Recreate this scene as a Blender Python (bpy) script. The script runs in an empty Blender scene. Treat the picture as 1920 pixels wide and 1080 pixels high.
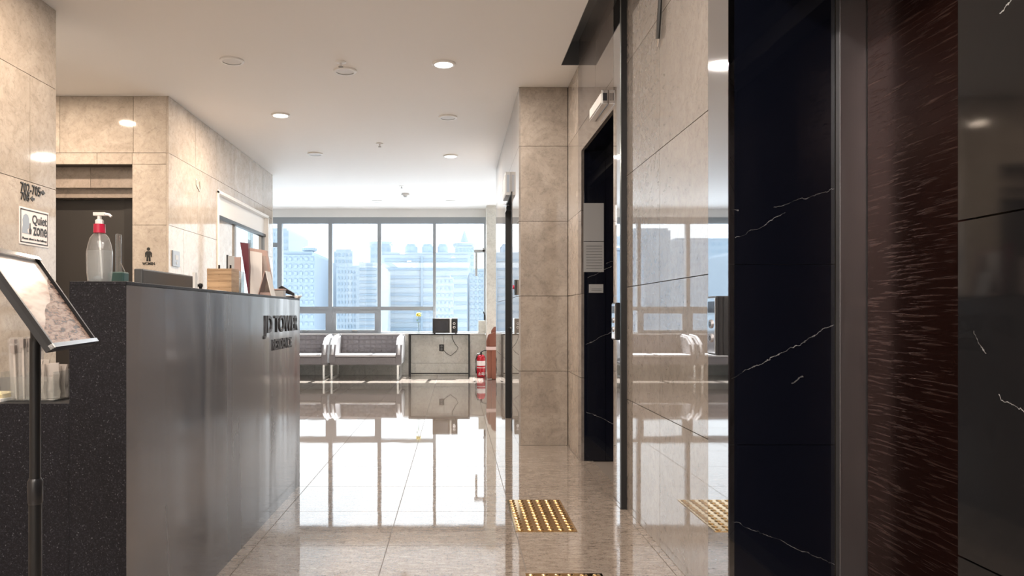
import bpy, math, random
from mathutils import Vector, Matrix
R = random.Random(7)
SC = bpy.context.scene
COL = SC.collection
F, H, VX, VY = 1380.0, 1.07, 855.0, 589.0          # focal length in pixels, eye height, vanishing point

# ------------------------------------------------------------------ camera
cd = bpy.data.cameras.new('camera'); cam = bpy.data.objects.new('camera', cd); COL.objects.link(cam)
cam.location = (0, 0, H); cam.rotation_euler = (math.pi/2, 0, 0)
cd.sensor_width = 36; cd.lens = F/1920*36
cd.shift_x = (960-VX)/1920; cd.shift_y = (VY-540)/1920
cd.clip_start = .05; cd.clip_end = 2000
SC.camera = cam
# ------------------------------------------------------------------ exposure
SC.view_settings.view_transform = 'Standard'; SC.view_settings.look = 'None'
SC.view_settings.exposure = 0.35; SC.view_settings.gamma = 1; SC.view_settings.use_curve_mapping = False
SC.cycles.max_bounces = 12; SC.cycles.diffuse_bounces = 6; SC.cycles.glossy_bounces = 8
SC.cycles.transparent_max_bounces = 24; SC.cycles.sample_clamp_indirect = 6
# ------------------------------------------------------------------ sky
W = bpy.data.worlds.new('sky'); SC.world = W; W.use_nodes = True
nt = W.node_tree; nt.nodes.clear()
o_ = nt.nodes.new('ShaderNodeOutputWorld'); bg = nt.nodes.new('ShaderNodeBackground')
tc = nt.nodes.new('ShaderNodeTexCoord'); sp = nt.nodes.new('ShaderNodeSeparateXYZ'); rp = nt.nodes.new('ShaderNodeValToRGB')
nt.links.new(tc.outputs['Generated'], sp.inputs[0]); nt.links.new(sp.outputs['Z'], rp.inputs[0])
rp.color_ramp.elements[0].position = 0.0; rp.color_ramp.elements[0].color = (.84, .92, .97, 1)
rp.color_ramp.elements[1].position = .8; rp.color_ramp.elements[1].color = (.62, .78, 1.0, 1)
e = rp.color_ramp.elements.new(.22); e.color = (.90, .94, .965, 1)
nt.links.new(rp.outputs[0], bg.inputs[0]); bg.inputs[1].default_value = 2.25
nt.links.new(bg.outputs[0], o_.inputs[0])
# ------------------------------------------------------------------ suns
def sun(name, d, strength, col, ang=.6):
    l = bpy.data.lights.new(name, 'SUN'); l.energy = strength; l.color = col; l.angle = math.radians(ang)
    o = bpy.data.objects.new(name, l); COL.objects.link(o)
    o.rotation_euler = Vector(d).to_track_quat('-Z', 'Y').to_euler(); o.location = (0, 20, 10)
    return o
sun('sun', (-.05, -1, -1.62), 30.0, (1, .98, .96))
sun('added_upward_sun', (-.13, -1, .50), 2.0, (1, .98, .96), .5)      # added upward sun for the ceiling patch that the floor mirrors
LAMP_W = 40.0
LAMP_C = (1.0, .91, .82); LAMP_WARM = (1.0, .80, .62)
def area(name, loc, d, sx, sy, watts, col):
    l = bpy.data.lights.new(name, 'AREA'); l.shape = 'RECTANGLE'; l.size = sx; l.size_y = sy; l.energy = watts; l.color = col
    o = bpy.data.objects.new(name, l); COL.objects.link(o); o.location = loc
    o.rotation_euler = Vector(d).to_track_quat('-Z', 'Y').to_euler(); return o
area('lobby_fill_lamp', (-.9, -1.8, 2.91), (0, 0, -1), 2.8, 2.8, 85, (1, .96, .93))      # added fill lamp under the unseen ceiling behind the camera

# ================================================================== helpers
class NT:
    def __init__(s, name):
        s.m = bpy.data.materials.new(name); s.m.use_nodes = True; s.t = s.m.node_tree; s.t.nodes.clear()
        s.out = s.t.nodes.new('ShaderNodeOutputMaterial')
    def n(s, typ, ins=None, **kw):
        n = s.t.nodes.new(typ)
        for k, v in kw.items(): setattr(n, k, v)
        for k, v in (ins or {}).items():
            i = n.inputs[k]
            if hasattr(v, 'links') and hasattr(v, 'is_output'): s.t.links.new(v, i)
            elif isinstance(v, tuple) and len(v) == 3 and i.type == 'RGBA': i.default_value = v + (1,)
            else: i.default_value = v
        return n
    def ramp(s, fac, stops):
        n = s.t.nodes.new('ShaderNodeValToRGB'); s.t.links.new(fac, n.inputs[0]); cr = n.color_ramp
        while len(cr.elements) < len(stops): cr.elements.new(.5)
        for e, (p, c) in zip(cr.elements, stops):
            e.position = p; e.color = (c + (1,)) if isinstance(c, tuple) else (c, c, c, 1)
        return n.outputs[0]
    def done(s, sh): s.t.links.new(sh, s.out.inputs[0]); return s.m

def plain(name, c, rough=.5, metal=0., ior=1.5, emit=None, es=0., coat=0., bump=0., bscale=40.):
    k = NT(name); g = {'Base Color': c, 'Roughness': rough, 'Metallic': metal, 'IOR': ior, 'Coat Weight': coat}
    if emit: g['Emission Color'] = emit; g['Emission Strength'] = es
    if bump:
        t = k.n('ShaderNodeTexCoord'); nz = k.n('ShaderNodeTexNoise', {'Vector': t.outputs['Object'], 'Scale': bscale, 'Detail': 4.})
        b = k.n('ShaderNodeBump', {'Height': nz.outputs[0], 'Strength': bump, 'Distance': .005}); g['Normal'] = b.outputs[0]
    return k.done(k.n('ShaderNodeBsdfPrincipled', g).outputs[0])

def coords(k, rnd=17.):
    t = k.n('ShaderNodeTexCoord'); oi = k.n('ShaderNodeObjectInfo')
    mu = k.n('ShaderNodeMath', {0: oi.outputs['Random'], 1: rnd}, operation='MULTIPLY')
    return k.n('ShaderNodeVectorMath', {0: t.outputs['Object'], 1: mu.outputs[0]}, operation='ADD').outputs[0], oi.outputs['Random']

def stone(name, dark, mid, light, rough=.05, ior=1.6, scale=1.):
    k = NT(name); v, r = coords(k)
    a = k.n('ShaderNodeTexNoise', {'Vector': v, 'Scale': 3.2*scale, 'Detail': 9., 'Roughness': .68, 'Distortion': 1.6})
    b = k.n('ShaderNodeTexNoise', {'Vector': v, 'Scale': 24.*scale, 'Detail': 5., 'Roughness': .7, 'Distortion': .8})
    c1 = k.ramp(a.outputs[0], [(.3, dark), (.5, mid), (.68, light)])
    c2 = k.ramp(b.outputs[0], [(.3, .80), (.48, 1.), (.7, 1.08)])
    m = k.n('ShaderNodeMix', {0: 1., 6: c1, 7: c2}, data_type='RGBA', blend_type='MULTIPLY')
    # thin fossil cracks
    n3 = k.n('ShaderNodeTexNoise', {'Vector': v, 'Scale': 5.*scale, 'Detail': 6., 'Roughness': .6, 'Distortion': 2.4})
    cr = k.ramp(n3.outputs[0], [(.487, 1.), (.5, .80), (.513, 1.)])
    m2 = k.n('ShaderNodeMix', {0: 1., 6: m.outputs[2], 7: cr}, data_type='RGBA', blend_type='MULTIPLY')
    rv = k.n('ShaderNodeMapRange', {0: r, 3: .90, 4: 1.06})
    hs = k.n('ShaderNodeHueSaturation', {'Value': rv.outputs[0], 'Color': m2.outputs[2]})
    return k.done(k.n('ShaderNodeBsdfPrincipled', {'Base Color': hs.outputs[0], 'Roughness': rough, 'IOR': ior}).outputs[0])

def granite_floor():
    k = NT('polished_granite'); v, r = coords(k)
    mp = k.n('ShaderNodeMapping', {'Vector': v, 'Scale': (1., 3.5, 1.)})
    a = k.n('ShaderNodeTexNoise', {'Vector': mp.outputs[0], 'Scale': 16., 'Detail': 8., 'Roughness': .75, 'Distortion': .5})
    b = k.n('ShaderNodeTexVoronoi', {'Vector': v, 'Scale': 170.})
    c = k.ramp(a.outputs[0], [(.32, (.115, .09, .075)), (.47, (.215, .178, .150)), (.62, (.29, .25, .215))])
    d = k.ramp(b.outputs['Color'], [(.1, .72), (.45, 1.), (.9, 1.12)])
    m = k.n('ShaderNodeMix', {0: 1., 6: c, 7: d}, data_type='RGBA', blend_type='MULTIPLY')
    nz = k.n('ShaderNodeTexNoise', {'Vector': v, 'Scale': 2.4, 'Detail': 2.})
    bp = k.n('ShaderNodeBump', {'Height': nz.outputs[0], 'Strength': .05, 'Distance': .01})
    return k.done(k.n('ShaderNodeBsdfPrincipled', {'Base Color': m.outputs[2], 'Roughness': .03, 'IOR': 2.6, 'Normal': bp.outputs[0]}).outputs[0])

def dark_granite(name, rough, ior, streak=False):
    k = NT(name); v, r = coords(k, 3.)
    b = k.n('ShaderNodeTexVoronoi', {'Vector': v, 'Scale': 300.})
    d = k.ramp(b.outputs['Color'], [(.0, (.005, .005, .007)), (.6, (.010, .010, .014)), (.86, (.024, .025, .032)), (.97, (.10, .105, .12))] if not streak else [(.0, (.050, .057, .074)), (.9, (.075, .083, .102))])
    g = {'Base Color': d, 'Roughness': rough, 'IOR': ior}
    if streak:
        mp = k.n('ShaderNodeMapping', {'Vector': v, 'Scale': (2., 3., .45)})
        nz = k.n('ShaderNodeTexNoise', {'Vector': mp.outputs[0], 'Scale': 1.4, 'Detail': 5., 'Distortion': .6})
        rr = k.n('ShaderNodeMapRange', {0: nz.outputs[0], 1: .35, 2: .65, 3: rough*.5, 4: rough*1.5})
        g['Roughness'] = rr.outputs[0]
    return k.done(k.n('ShaderNodeBsdfPrincipled', g).outputs[0])

def black_marble(name, base, rough, ior, segs, ax):
    """polished black stone; segs = hairline veins (a0, z0, a1, z1, half width) on the face, a = x or y"""
    k = NT(name); g = k.n('ShaderNodeNewGeometry'); sp = k.n('ShaderNodeSeparateXYZ', {0: g.outputs['Position']})
    A, Z = sp.outputs[ax], sp.outputs[2]
    nz = k.n('ShaderNodeTexNoise', {'Vector': g.outputs['Position'], 'Scale': 9., 'Detail': 5., 'Roughness': .7})
    n1 = k.n('ShaderNodeMath', {0: nz.outputs[0], 1: .06, 2: -.03}, operation='MULTIPLY_ADD').outputs[0]
    nb = k.n('ShaderNodeTexNoise', {'Vector': g.outputs['Position'], 'Scale': 22., 'Detail': 3.})
    brk = k.ramp(nb.outputs[0], [(.34, .05), (.62, 1.)])
    tot = None
    def m(op, a, b=0., c=0., cl=False): return k.n('ShaderNodeMath', {0: a, 1: b, 2: c}, operation=op, use_clamp=cl).outputs[0]
    for a0, z0, a1, z1, w in segs:
        L = math.hypot(a1-a0, z1-z0); ua, uz = (a1-a0)/L, (z1-z0)/L
        t = m('ADD', m('MULTIPLY', A, ua), m('MULTIPLY_ADD', Z, uz, -(a0*ua+z0*uz)))
        d = m('ADD', m('MULTIPLY', A, -uz), m('MULTIPLY_ADD', Z, ua, a0*uz-z0*ua))
        d = m('ABSOLUTE', m('ADD', d, n1))
        on = m('LESS_THAN', d, w); on = m('MULTIPLY', on, m('GREATER_THAN', t, 0.)); on = m('MULTIPLY', on, m('LESS_THAN', t, L))
        tot = on if tot is None else m('MAXIMUM', tot, on)
    f = m('MULTIPLY', tot, brk)
    c = k.n('ShaderNodeMix', {0: f, 6: base, 7: (.34, .34, .35)}, data_type='RGBA')
    return k.done(k.n('ShaderNodeBsdfPrincipled', {'Base Color': c.outputs[2], 'Roughness': rough, 'IOR': ior}).outputs[0])

def glass(name, tint=(1, 1, 1), refl=1.0, rough=.0, milk=0., mc=(.9, .9, .9)):
    k = NT(name)
    tr = k.n('ShaderNodeBsdfTransparent', {'Color': tint}); gl = k.n('ShaderNodeBsdfGlossy', {'Color': (1, 1, 1), 'Roughness': rough})
    lw = k.n('ShaderNodeLayerWeight', {'Blend': .5}); pw = k.n('ShaderNodeMath', {0: lw.outputs['Facing'], 1: 5.}, operation='POWER')
    ad = k.n('ShaderNodeMath', {0: pw.outputs[0], 1: .96, 2: .036}, operation='MULTIPLY_ADD')
    mu = k.n('ShaderNodeMath', {0: ad.outputs[0], 1: refl}, operation='MULTIPLY', use_clamp=True)
    mx = k.n('ShaderNodeMixShader', {0: mu.outputs[0], 1: tr.outputs[0], 2: gl.outputs[0]}).outputs[0]
    if milk:
        df = k.n('ShaderNodeBsdfDiffuse', {'Color': mc}); mx = k.n('ShaderNodeMixShader', {0: milk, 1: mx, 2: df.outputs[0]}).outputs[0]
    return k.done(mx)

def etched_door():
    k = NT('etched_bronze'); t = k.n('ShaderNodeTexCoord')
    mp = k.n('ShaderNodeMapping', {'Vector': t.outputs['Object'], 'Rotation': (math.radians(18), 0, 0), 'Scale': (1., 5., 85.)})
    nz = k.n('ShaderNodeTexNoise', {'Vector': mp.outputs[0], 'Scale': 1.3, 'Detail': 3., 'Roughness': .6})
    ln = k.ramp(nz.outputs[0], [(.55, 0.), (.64, 1.)])
    bp = k.n('ShaderNodeBump', {'Height': ln, 'Strength': .5, 'Distance': .002})
    c = k.n('ShaderNodeMix', {0: ln, 6: (.036, .012, .009), 7: (.11, .06, .05)}, data_type='RGBA')
    return k.done(k.n('ShaderNodeBsdfPrincipled', {'Base Color': c.outputs[2], 'Metallic': .85, 'Roughness': .24, 'Normal': bp.outputs[0]}).outputs[0])

def brushed(name, c, rough=.28):
    k = NT(name); t = k.n('ShaderNodeTexCoord')
    mp = k.n('ShaderNodeMapping', {'Vector': t.outputs['Object'], 'Scale': (600., 600., 3.)})
    nz = k.n('ShaderNodeTexNoise', {'Vector': mp.outputs[0], 'Scale': 1., 'Detail': 2.})
    rr = k.n('ShaderNodeMapRange', {0: nz.outputs[0], 3: rough*.7, 4: rough*1.3})
    return k.done(k.n('ShaderNodeBsdfPrincipled', {'Base Color': c, 'Metallic': 1., 'Roughness': rr.outputs[0]}).outputs[0])

def poster_mat():
    k = NT('poster_print'); t = k.n('ShaderNodeUVMap'); uv = t.outputs[0]
    sx = k.n('ShaderNodeSeparateXYZ', {0: uv})
    wv = k.n('ShaderNodeTexNoise', {'Vector': uv, 'Scale': 2.2, 'Detail': 1.})
    # boundary of the lighter field, a sweeping curve
    a = k.n('ShaderNodeMath', {0: sx.outputs[0], 1: .62, 2: -.03}, operation='MULTIPLY_ADD')
    b = k.n('ShaderNodeMath', {0: wv.outputs[0], 1: .30, 2: a.outputs[0]}, operation='MULTIPLY_ADD')
    cc = k.n('ShaderNodeMath', {0: sx.outputs[1], 1: b.outputs[0]}, operation='SUBTRACT')
    field = k.ramp(cc.outputs[0], [(.0, 0.), (.008, 1.)])
    mp = k.n('ShaderNodeMapping', {'Vector': uv, 'Rotation': (0, 0, .7), 'Scale': (5., 16., 1.)})
    ft = k.n('ShaderNodeTexNoise', {'Vector': mp.outputs[0], 'Scale': 1.5, 'Detail': 4., 'Distortion': 1.2})
    brown = k.ramp(ft.outputs[0], [(.38, (.05, .025, .02)), (.46, (.24, .15, .115)), (.6, (.33, .235, .19))])
    lt = k.n('ShaderNodeTexNoise', {'Vector': mp.outputs[0], 'Scale': .5, 'Detail': 3.})
    pale = k.ramp(lt.outputs[0], [(.35, (.36, .22, .17)), (.5, (.55, .46, .40)), (.65, (.66, .60, .54))])
    c = k.n('ShaderNodeMix', {0: field, 6: brown, 7: pale}, data_type='RGBA')
    return k.done(k.n('ShaderNodeBsdfPrincipled', {'Base Color': c.outputs[2], 'Roughness': .25, 'IOR': 1.4}).outputs[0])

M = dict(
    stone=stone('beige_limestone', (.37, .32, .27), (.44, .385, .33), (.50, .445, .39)),
    stone_r=stone('polished_beige_limestone', (.22, .195, .172), (.25, .222, .198), (.275, .246, .222), rough=.012, ior=3.1),
    stone_b=stone('pale_limestone', (.60, .585, .52), (.68, .665, .61), (.74, .73, .68), rough=.3),
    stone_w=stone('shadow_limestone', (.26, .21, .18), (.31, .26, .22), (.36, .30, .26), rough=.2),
    stone_p=stone('pillar_limestone', (.24, .20, .17), (.30, .255, .215), (.36, .31, .265), rough=.12), stone_e=stone('coffer_darkened_limestone', (.13, .112, .105), (.165, .145, .135), (.20, .178, .165), rough=.015, ior=2.4),  # stone_e is darkened for the dark coffer mirrored in the wall
    joint=plain('joint_grout', (.10, .085, .07), .8),
    floorjoint=plain('floor_grout', (.13, .11, .095), .6),
    granite=granite_floor(),
    ceiling=plain('ceiling_paint', (.80, .785, .77), .55, ior=1.4),
    white=plain('white_plaster', (.80, .80, .79), .6),
    dg=dark_granite('speckled_black_granite', .4, 1.3), dgs=dark_granite('honed_black_granite', .21, 2.6, True),
    marble=black_marble('black_veined_marble', (.004, .005, .010), .05, 1.5, [
        (.945, .85, 1.30, 1.03, .0009), (.95, .36, 1.30, .21, .0008), (.96, 1.33, 1.13, 1.42, .0008), (1.09, 1.44, 1.30, 1.50, .0006),
        (.945, 1.435, .972, 1.432, .0015), (1.15, .835, 1.19, .86, .002)], 0),
    marble2=black_marble('black_veined_marble_near', (.007, .007, .008), .06, 1.38, [
        (1.27, .93, 1.18, .90, .0008), (1.33, 1.04, 1.30, 1.0, .0008), (1.26, 1.58, 1.24, 1.6, .0012), (1.0, .9, .2, 1.5, .001), (.1, .4, -.9, 1.9, .001)], 1),
    steel=brushed('brushed_steel', (.40, .40, .42), .42), steelm=plain('mirror_steel', (.62, .63, .65), .03, 1.),
    coffer=plain('grey_coffer_metal', (.16, .165, .175), .3, .6),
    chrome=plain('chrome', (.75, .75, .76), .08, 1.), blackp=plain('black_plastic', (.012, .012, .014), .3),
    blackm=plain('black_metal', (.015, .015, .016), .35, .3), door=etched_door(),
    darkdoor=plain('charcoal_door', (.035, .032, .030), .4), darkframe=plain('dark_frame', (.02, .018, .017), .35),
    alu=plain('bloomed_window_frame', (.30, .325, .35), .5), glass=glass('window_glass', (.97, .99, 1.)),  # alu is lightened to take in the bloom of the bright windows
    glassd=glass('clear_door_glass', (.86, .93, .93), 2.2),
    acrylic=glass('clear_acrylic', (.93, .95, .95), 1.6, .02, .03), bottle=glass('clear_bottle_plastic', (.94, .95, .96), 1.8, .04, .10, (.85, .85, .85)),
    gel=glass('clear_gel', (.80, .83, .84), 1.2, .05, .12, (.8, .82, .82)), bag=glass('clear_wrapper', (.95, .95, .95), 1.6, .12, .14, (.80, .78, .76)), brushh=plain('brush_handle', (.62, .57, .53), .4), bristle=plain('brush_bristles', (.30, .25, .23), .7),
    whitep=plain('white_plastic', (.78, .77, .75), .3), red=plain('red_plastic', (.45, .015, .05), .3), teal=plain('teal_plastic', (.025, .075, .07), .35),
    grey=plain('grey_plastic', (.13, .14, .145), .4), greyl=plain('light_grey_plastic', (.42, .43, .44), .4),
    wood=None, poster=poster_mat(), fabric=None,
    sofawhite=plain('pale_piping', (.45, .43, .43), .7), loop=plain('white_lacquered_steel', (.80, .80, .77), .3),
    leather=plain('brown_leather', (.22, .075, .045), .35, bump=.3), strap=plain('pink_strap', (.65, .48, .45), .6),
    exred=plain('extinguisher_red', (.42, .012, .025), .25), label=plain('white_label', (.78, .72, .72), .5),
    packet=glass('milky_wrapper', (.9, .9, .9), 1.6, .2, .45, (.66, .61, .57)), ink=plain('black_ink', (.012, .012, .012), .4), paper=plain('white_paper', (.70, .69, .68), .6),
    maroon=plain('maroon_cover', (.10, .01, .025), .4), pinkp=plain('brochure_print', (.42, .30, .27), .5),
    yellow=plain('yellow_petal', (.80, .68, .12), .6), green=plain('green_leaf', (.12, .25, .06), .6),
    greyd=plain('dark_grey_plastic', (.05, .053, .056), .4), sheet=plain('reflection_grey', (.30, .31, .32), .5), letter=plain('dark_letter_metal', (.07, .07, .075), .4, .5), cream=plain('cream_card', (.72, .60, .36), .6), brass=plain('polished_brass', (.62, .40, .16), .12, 1.), braid=plain('brass_stud', (.68, .45, .20), .18, 1.),
    lens_on=plain('lamp_lens_lit', (.9, .9, .85), .4, emit=(1, .90, .78), es=7.), lens_off=plain('lamp_lens_unlit', (.66, .65, .64), .4),
    ring=plain('white_lamp_ring', (.80, .80, .79), .35), ringd=plain('grey_deflector', (.25, .24, .23), .6), bluegrey=plain('blue_grey_plate', (.30, .35, .42), .35),  # ringd is the mid grey of the sprinkler deflectors
    micro=plain('microwave_glass', (.02, .022, .03), .12),
)
def woodm():
    k = NT('light_wood'); t = k.n('ShaderNodeTexCoord'); mp = k.n('ShaderNodeMapping', {'Vector': t.outputs['Object'], 'Scale': (4., 4., 60.)})
    nz = k.n('ShaderNodeTexNoise', {'Vector': mp.outputs[0], 'Scale': 2., 'Detail': 4.})
    c = k.ramp(nz.outputs[0], [(.3, (.30, .185, .10)), (.6, (.46, .31, .18))])
    return k.done(k.n('ShaderNodeBsdfPrincipled', {'Base Color': c, 'Roughness': .5}).outputs[0])
M['wood'] = woodm()
def fabricm():
    k = NT('grey_upholstery'); t = k.n('ShaderNodeTexCoord')
    nz = k.n('ShaderNodeTexNoise', {'Vector': t.outputs['Object'], 'Scale': 180., 'Detail': 3.})
    c = k.ramp(nz.outputs[0], [(.3, (.13, .118, .125)), (.7, (.20, .185, .19))])
    return k.done(k.n('ShaderNodeBsdfPrincipled', {'Base Color': c, 'Roughness': .75, 'Sheen Weight': .3}).outputs[0])
M['fabric'] = fabricm()

def org(p):
    v = Vector((0, 0, 0))
    while p is not None: v += p.location; p = p.parent
    return v
def tag(o, label=None, cat=None, group=None, kind=None):
    if label: o['label'] = label
    if cat: o['category'] = cat
    if group: o['group'] = group
    if kind: o['kind'] = kind
    return o
def thing(name, loc, label, cat, group=None):
    o = bpy.data.objects.new(name, None); COL.objects.link(o); o.location = loc; o.empty_display_size = .1
    return tag(o, label, cat, group)

class MB:
    def __init__(s): s.v = []; s.f = []; s.uv = None
    def add(s, vs, fs):
        b = len(s.v); s.v += [Vector(v) for v in vs]; s.f += [tuple(b+i for i in f) for f in fs]; return s
    def box(s, x0, x1, y0, y1, z0, z1, mat=None):
        vs = [Vector((x, y, z)) for z in (z0, z1) for y in (y0, y1) for x in (x0, x1)]
        if mat is not None: vs = [mat @ v for v in vs]
        return s.add(vs, [(0, 2, 3, 1), (4, 5, 7, 6), (0, 1, 5, 4), (2, 6, 7, 3), (0, 4, 6, 2), (1, 3, 7, 5)])
    def cyl(s, p0, p1, r0, r1=None, n=16, cap=True):
        p0 = Vector(p0); p1 = Vector(p1); r1 = r0 if r1 is None else r1
        q = (p1-p0).to_track_quat('Z', 'Y'); vs = []
        for p, r in ((p0, r0), (p1, r1)):
            for i in range(n):
                a = 2*math.pi*i/n; vs.append(p + q @ Vector((r*math.cos(a), r*math.sin(a), 0)))
        fs = [(i, (i+1) % n, n+(i+1) % n, n+i) for i in range(n)]
        if cap: fs += [tuple(range(n-1, -1, -1)), tuple(range(n, 2*n))]
        return s.add(vs, fs)
    def lathe(s, c, prof, n=24, sx=1., sy=1., cap=True):
        c = Vector(c); vs = []
        for r, z in prof:
            for i in range(n):
                a = 2*math.pi*i/n; vs.append(c + Vector((r*sx*math.cos(a), r*sy*math.sin(a), z)))
        fs = []
        for j in range(len(prof)-1):
            for i in range(n):
                fs.append((j*n+i, j*n+(i+1) % n, (j+1)*n+(i+1) % n, (j+1)*n+i))
        if cap: fs += [tuple(range(n-1, -1, -1)), tuple(range((len(prof)-1)*n, len(prof)*n))]
        return s.add(vs, fs)
    def tube(s, pts, r, n=8):
        pts = [Vector(p) for p in pts]; vs = []; k = len(pts)
        for j, p in enumerate(pts):
            d = (pts[min(j+1, k-1)]-pts[max(j-1, 0)]).normalized(); q = d.to_track_quat('Z', 'Y')
            for i in range(n):
                a = 2*math.pi*i/n; vs.append(p + q @ Vector((r*math.cos(a), r*math.sin(a), 0)))
        fs = [(j*n+i, j*n+(i+1) % n, (j+1)*n+(i+1) % n, (j+1)*n+i) for j in range(k-1) for i in range(n)]
        fs += [tuple(range(n-1, -1, -1)), tuple(range((k-1)*n, k*n))]
        return s.add(vs, fs)
    def prism(s, poly, ext):
        n = len(poly); e = Vector(ext); a = [Vector(p) for p in poly]
        return s.add(a + [p+e for p in a], [tuple(range(n-1, -1, -1)), tuple(range(n, 2*n))] + [(i, (i+1) % n, n+(i+1) % n, n+i) for i in range(n)])
    def build(s, name, mat, parent=None, smooth=False, bevel=0., seg=2, mesh=False):
        if parent is not None: o0 = org(parent)
        else:
            xs = [v.x for v in s.v]; ys = [v.y for v in s.v]; zs = [v.z for v in s.v]
            o0 = Vector(((min(xs)+max(xs))/2, (min(ys)+max(ys))/2, min(zs)))
        me = bpy.data.meshes.new(name); me.from_pydata([v-o0 for v in s.v], [], s.f); me.materials.append(mat); me.update()
        import bmesh
        bm = bmesh.new(); bm.from_mesh(me); bmesh.ops.recalc_face_normals(bm, faces=bm.faces)
        if bevel:
            bmesh.ops.bevel(bm, geom=[e for e in bm.edges], offset=bevel, segments=seg, profile=.6, affect='EDGES', clamp_overlap=True)
        bm.to_mesh(me); bm.free()
        if smooth:
            for p in me.polygons: p.use_smooth = True
            if not bevel:
                try: me.set_sharp_from_angle(angle=math.radians(40))
                except Exception: pass
        ob = bpy.data.objects.new(name, me); COL.objects.link(ob)
        if parent is not None: ob.parent = parent
        else: ob.location = o0
        return ob

def struct(name, mb, mat, parent=None):
    o = mb.build(name, mat, parent)
    if parent is None: o['kind'] = 'structure'
    return o
_cache = {}
def piece(name, mat, parent, x0, x1, y0, y1, z0, z1):
    key = (name, mat.name, round(x1-x0, 4), round(y1-y0, 4), round(z1-z0, 4))
    c = Vector(((x0+x1)/2, (y0+y1)/2, (z0+z1)/2))
    if key not in _cache:
        m = MB().box(-(x1-x0)/2, (x1-x0)/2, -(y1-y0)/2, (y1-y0)/2, -(z1-z0)/2, (z1-z0)/2)
        me = bpy.data.meshes.new(name); me.from_pydata(m.v, [], m.f); me.materials.append(mat); _cache[key] = me
    ob = bpy.data.objects.new(name, _cache[key]); COL.objects.link(ob)
    ob.parent = parent; ob.location = c - org(parent)
    return ob
def text(name, s, size, ext, mat, loc, face, parent=None, sx=1., bold=0., align='LEFT'):
    cu = bpy.data.curves.new(name, 'FONT'); cu.body = s; cu.size = size; cu.extrude = ext; cu.offset = bold; cu.align_x = align
    cu.resolution_u = 3
    to = bpy.data.objects.new(name, cu); COL.objects.link(to); bpy.context.view_layer.update()
    me = bpy.data.meshes.new_from_object(to.evaluated_get(bpy.context.evaluated_depsgraph_get()))
    bpy.data.objects.remove(to)
    ax = {'+X': (Vector((0, 1, 0)), Vector((1, 0, 0))), '-Y': (Vector((1, 0, 0)), Vector((0, -1, 0))), '-X': (Vector((0, -1, 0)), Vector((-1, 0, 0)))}[face] if isinstance(face, str) else face
    u, n = ax; w = n.cross(u)
    mt = Matrix(((u.x*sx, w.x, n.x), (u.y*sx, w.y, n.y), (u.z*sx, w.z, n.z))).to_4x4()
    me.transform(mt); me.materials.clear(); me.materials.append(mat)
    ob = bpy.data.objects.new(name, me); COL.objects.link(ob)
    L = Vector(loc)
    if parent is not None: ob.parent = parent; L = L - org(parent)
    ob.location = L
    return ob
def copy_tree(o, parent=None, off=(0, 0, 0)):
    c = o.copy(); COL.objects.link(c); c.parent = parent
    if parent is None: c.location = o.location + Vector(off)
    for ch in o.children: copy_tree(ch, c)
    return c
def PX(x, D): return (x-VX)*D/F
def PZ(y, D): return H-(y-VY)*D/F
def DX(x, X): return F*X/(x-VX)

# ================================================================== the setting
ZC = 2.923; ROWS = [0, .605, 1.218, 1.827, 2.44, ZC]
XL = -2.442; DL0, DL1, DL2 = 4.494, 6.252, 9.797
XN, XE, XP = .936, .913, .513          # near right wall, far elevator wall, wall behind the pillar
DP, DB = 6.002, 12.95                  # pillar face, window wall
DR = -3.5
G = .0035
# ---- floor
fl = struct('floor', MB().box(-6, 3, DR, DB+.2, -.25, -.004), M['floorjoint'])
gx0, gp, dy0, dp = -.316, .609, 3.402, .588
xe = [gx0+gp*k for k in range(-4, 3)]
ye = [dy0+dp*k for k in range(-5, 12)]
for a, b in zip(xe, xe[1:]):
    for c, d in zip(ye, ye[1:]):
        piece('floor_tile', M['granite'], fl, a+G/2, b-G/2, c+G/2, d-G/2, -.02, 0)
st = MB()
xa = [-6.0]+[gx0+gp*k for k in range(-9, 3)]+[1.511, 2.12, 3.0]
ya = [DR]+[dy0+dp*k for k in range(-11, 17)]+[DB+.1]
for a, b in zip(xa, xa[1:]):
    for c, d in zip(ya, ya[1:]):
        if xe[0]-.01 < a < xe[-1]-.01 and ye[0]-.01 < c < ye[-1]-.01: continue
        if a > .9 and c < 9.4: b2 = min(b, 1.0); 
        else: b2 = b
        if a > 1.0 and c < 9.4: continue
        st.box(a+G/2, b2-G/2, c+G/2, d-G/2, -.02, 0)
t_ = st.build('far_floor_tiles', M['granite'], fl); t_['kind'] = 'stuff'
# ---- ceiling with the coffer over the lift lobby
CX, CD, CZ = .782, 5.48, 3.10
cm = MB().box(-6, CX, DR, DB+.2, ZC, 3.3).box(CX, 3, CD, DB+.2, ZC, 3.3).box(CX, 3, DR, .2, ZC, 3.3).box(CX, 3, .2, CD, 3.14, 3.3)
ce = struct('ceiling', cm, M['ceiling'])
lm = MB().box(CX, 1.0, .2, CD, CZ, CZ+.04).box(CX, 1.0, CD-.004, CD, ZC, CZ).box(CX, CX+.004, .2, CD, ZC, CZ)
tag(lm.build('coffer_lining', M['coffer'], ce), 'dark grey metal lining of the ceiling recess')

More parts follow.
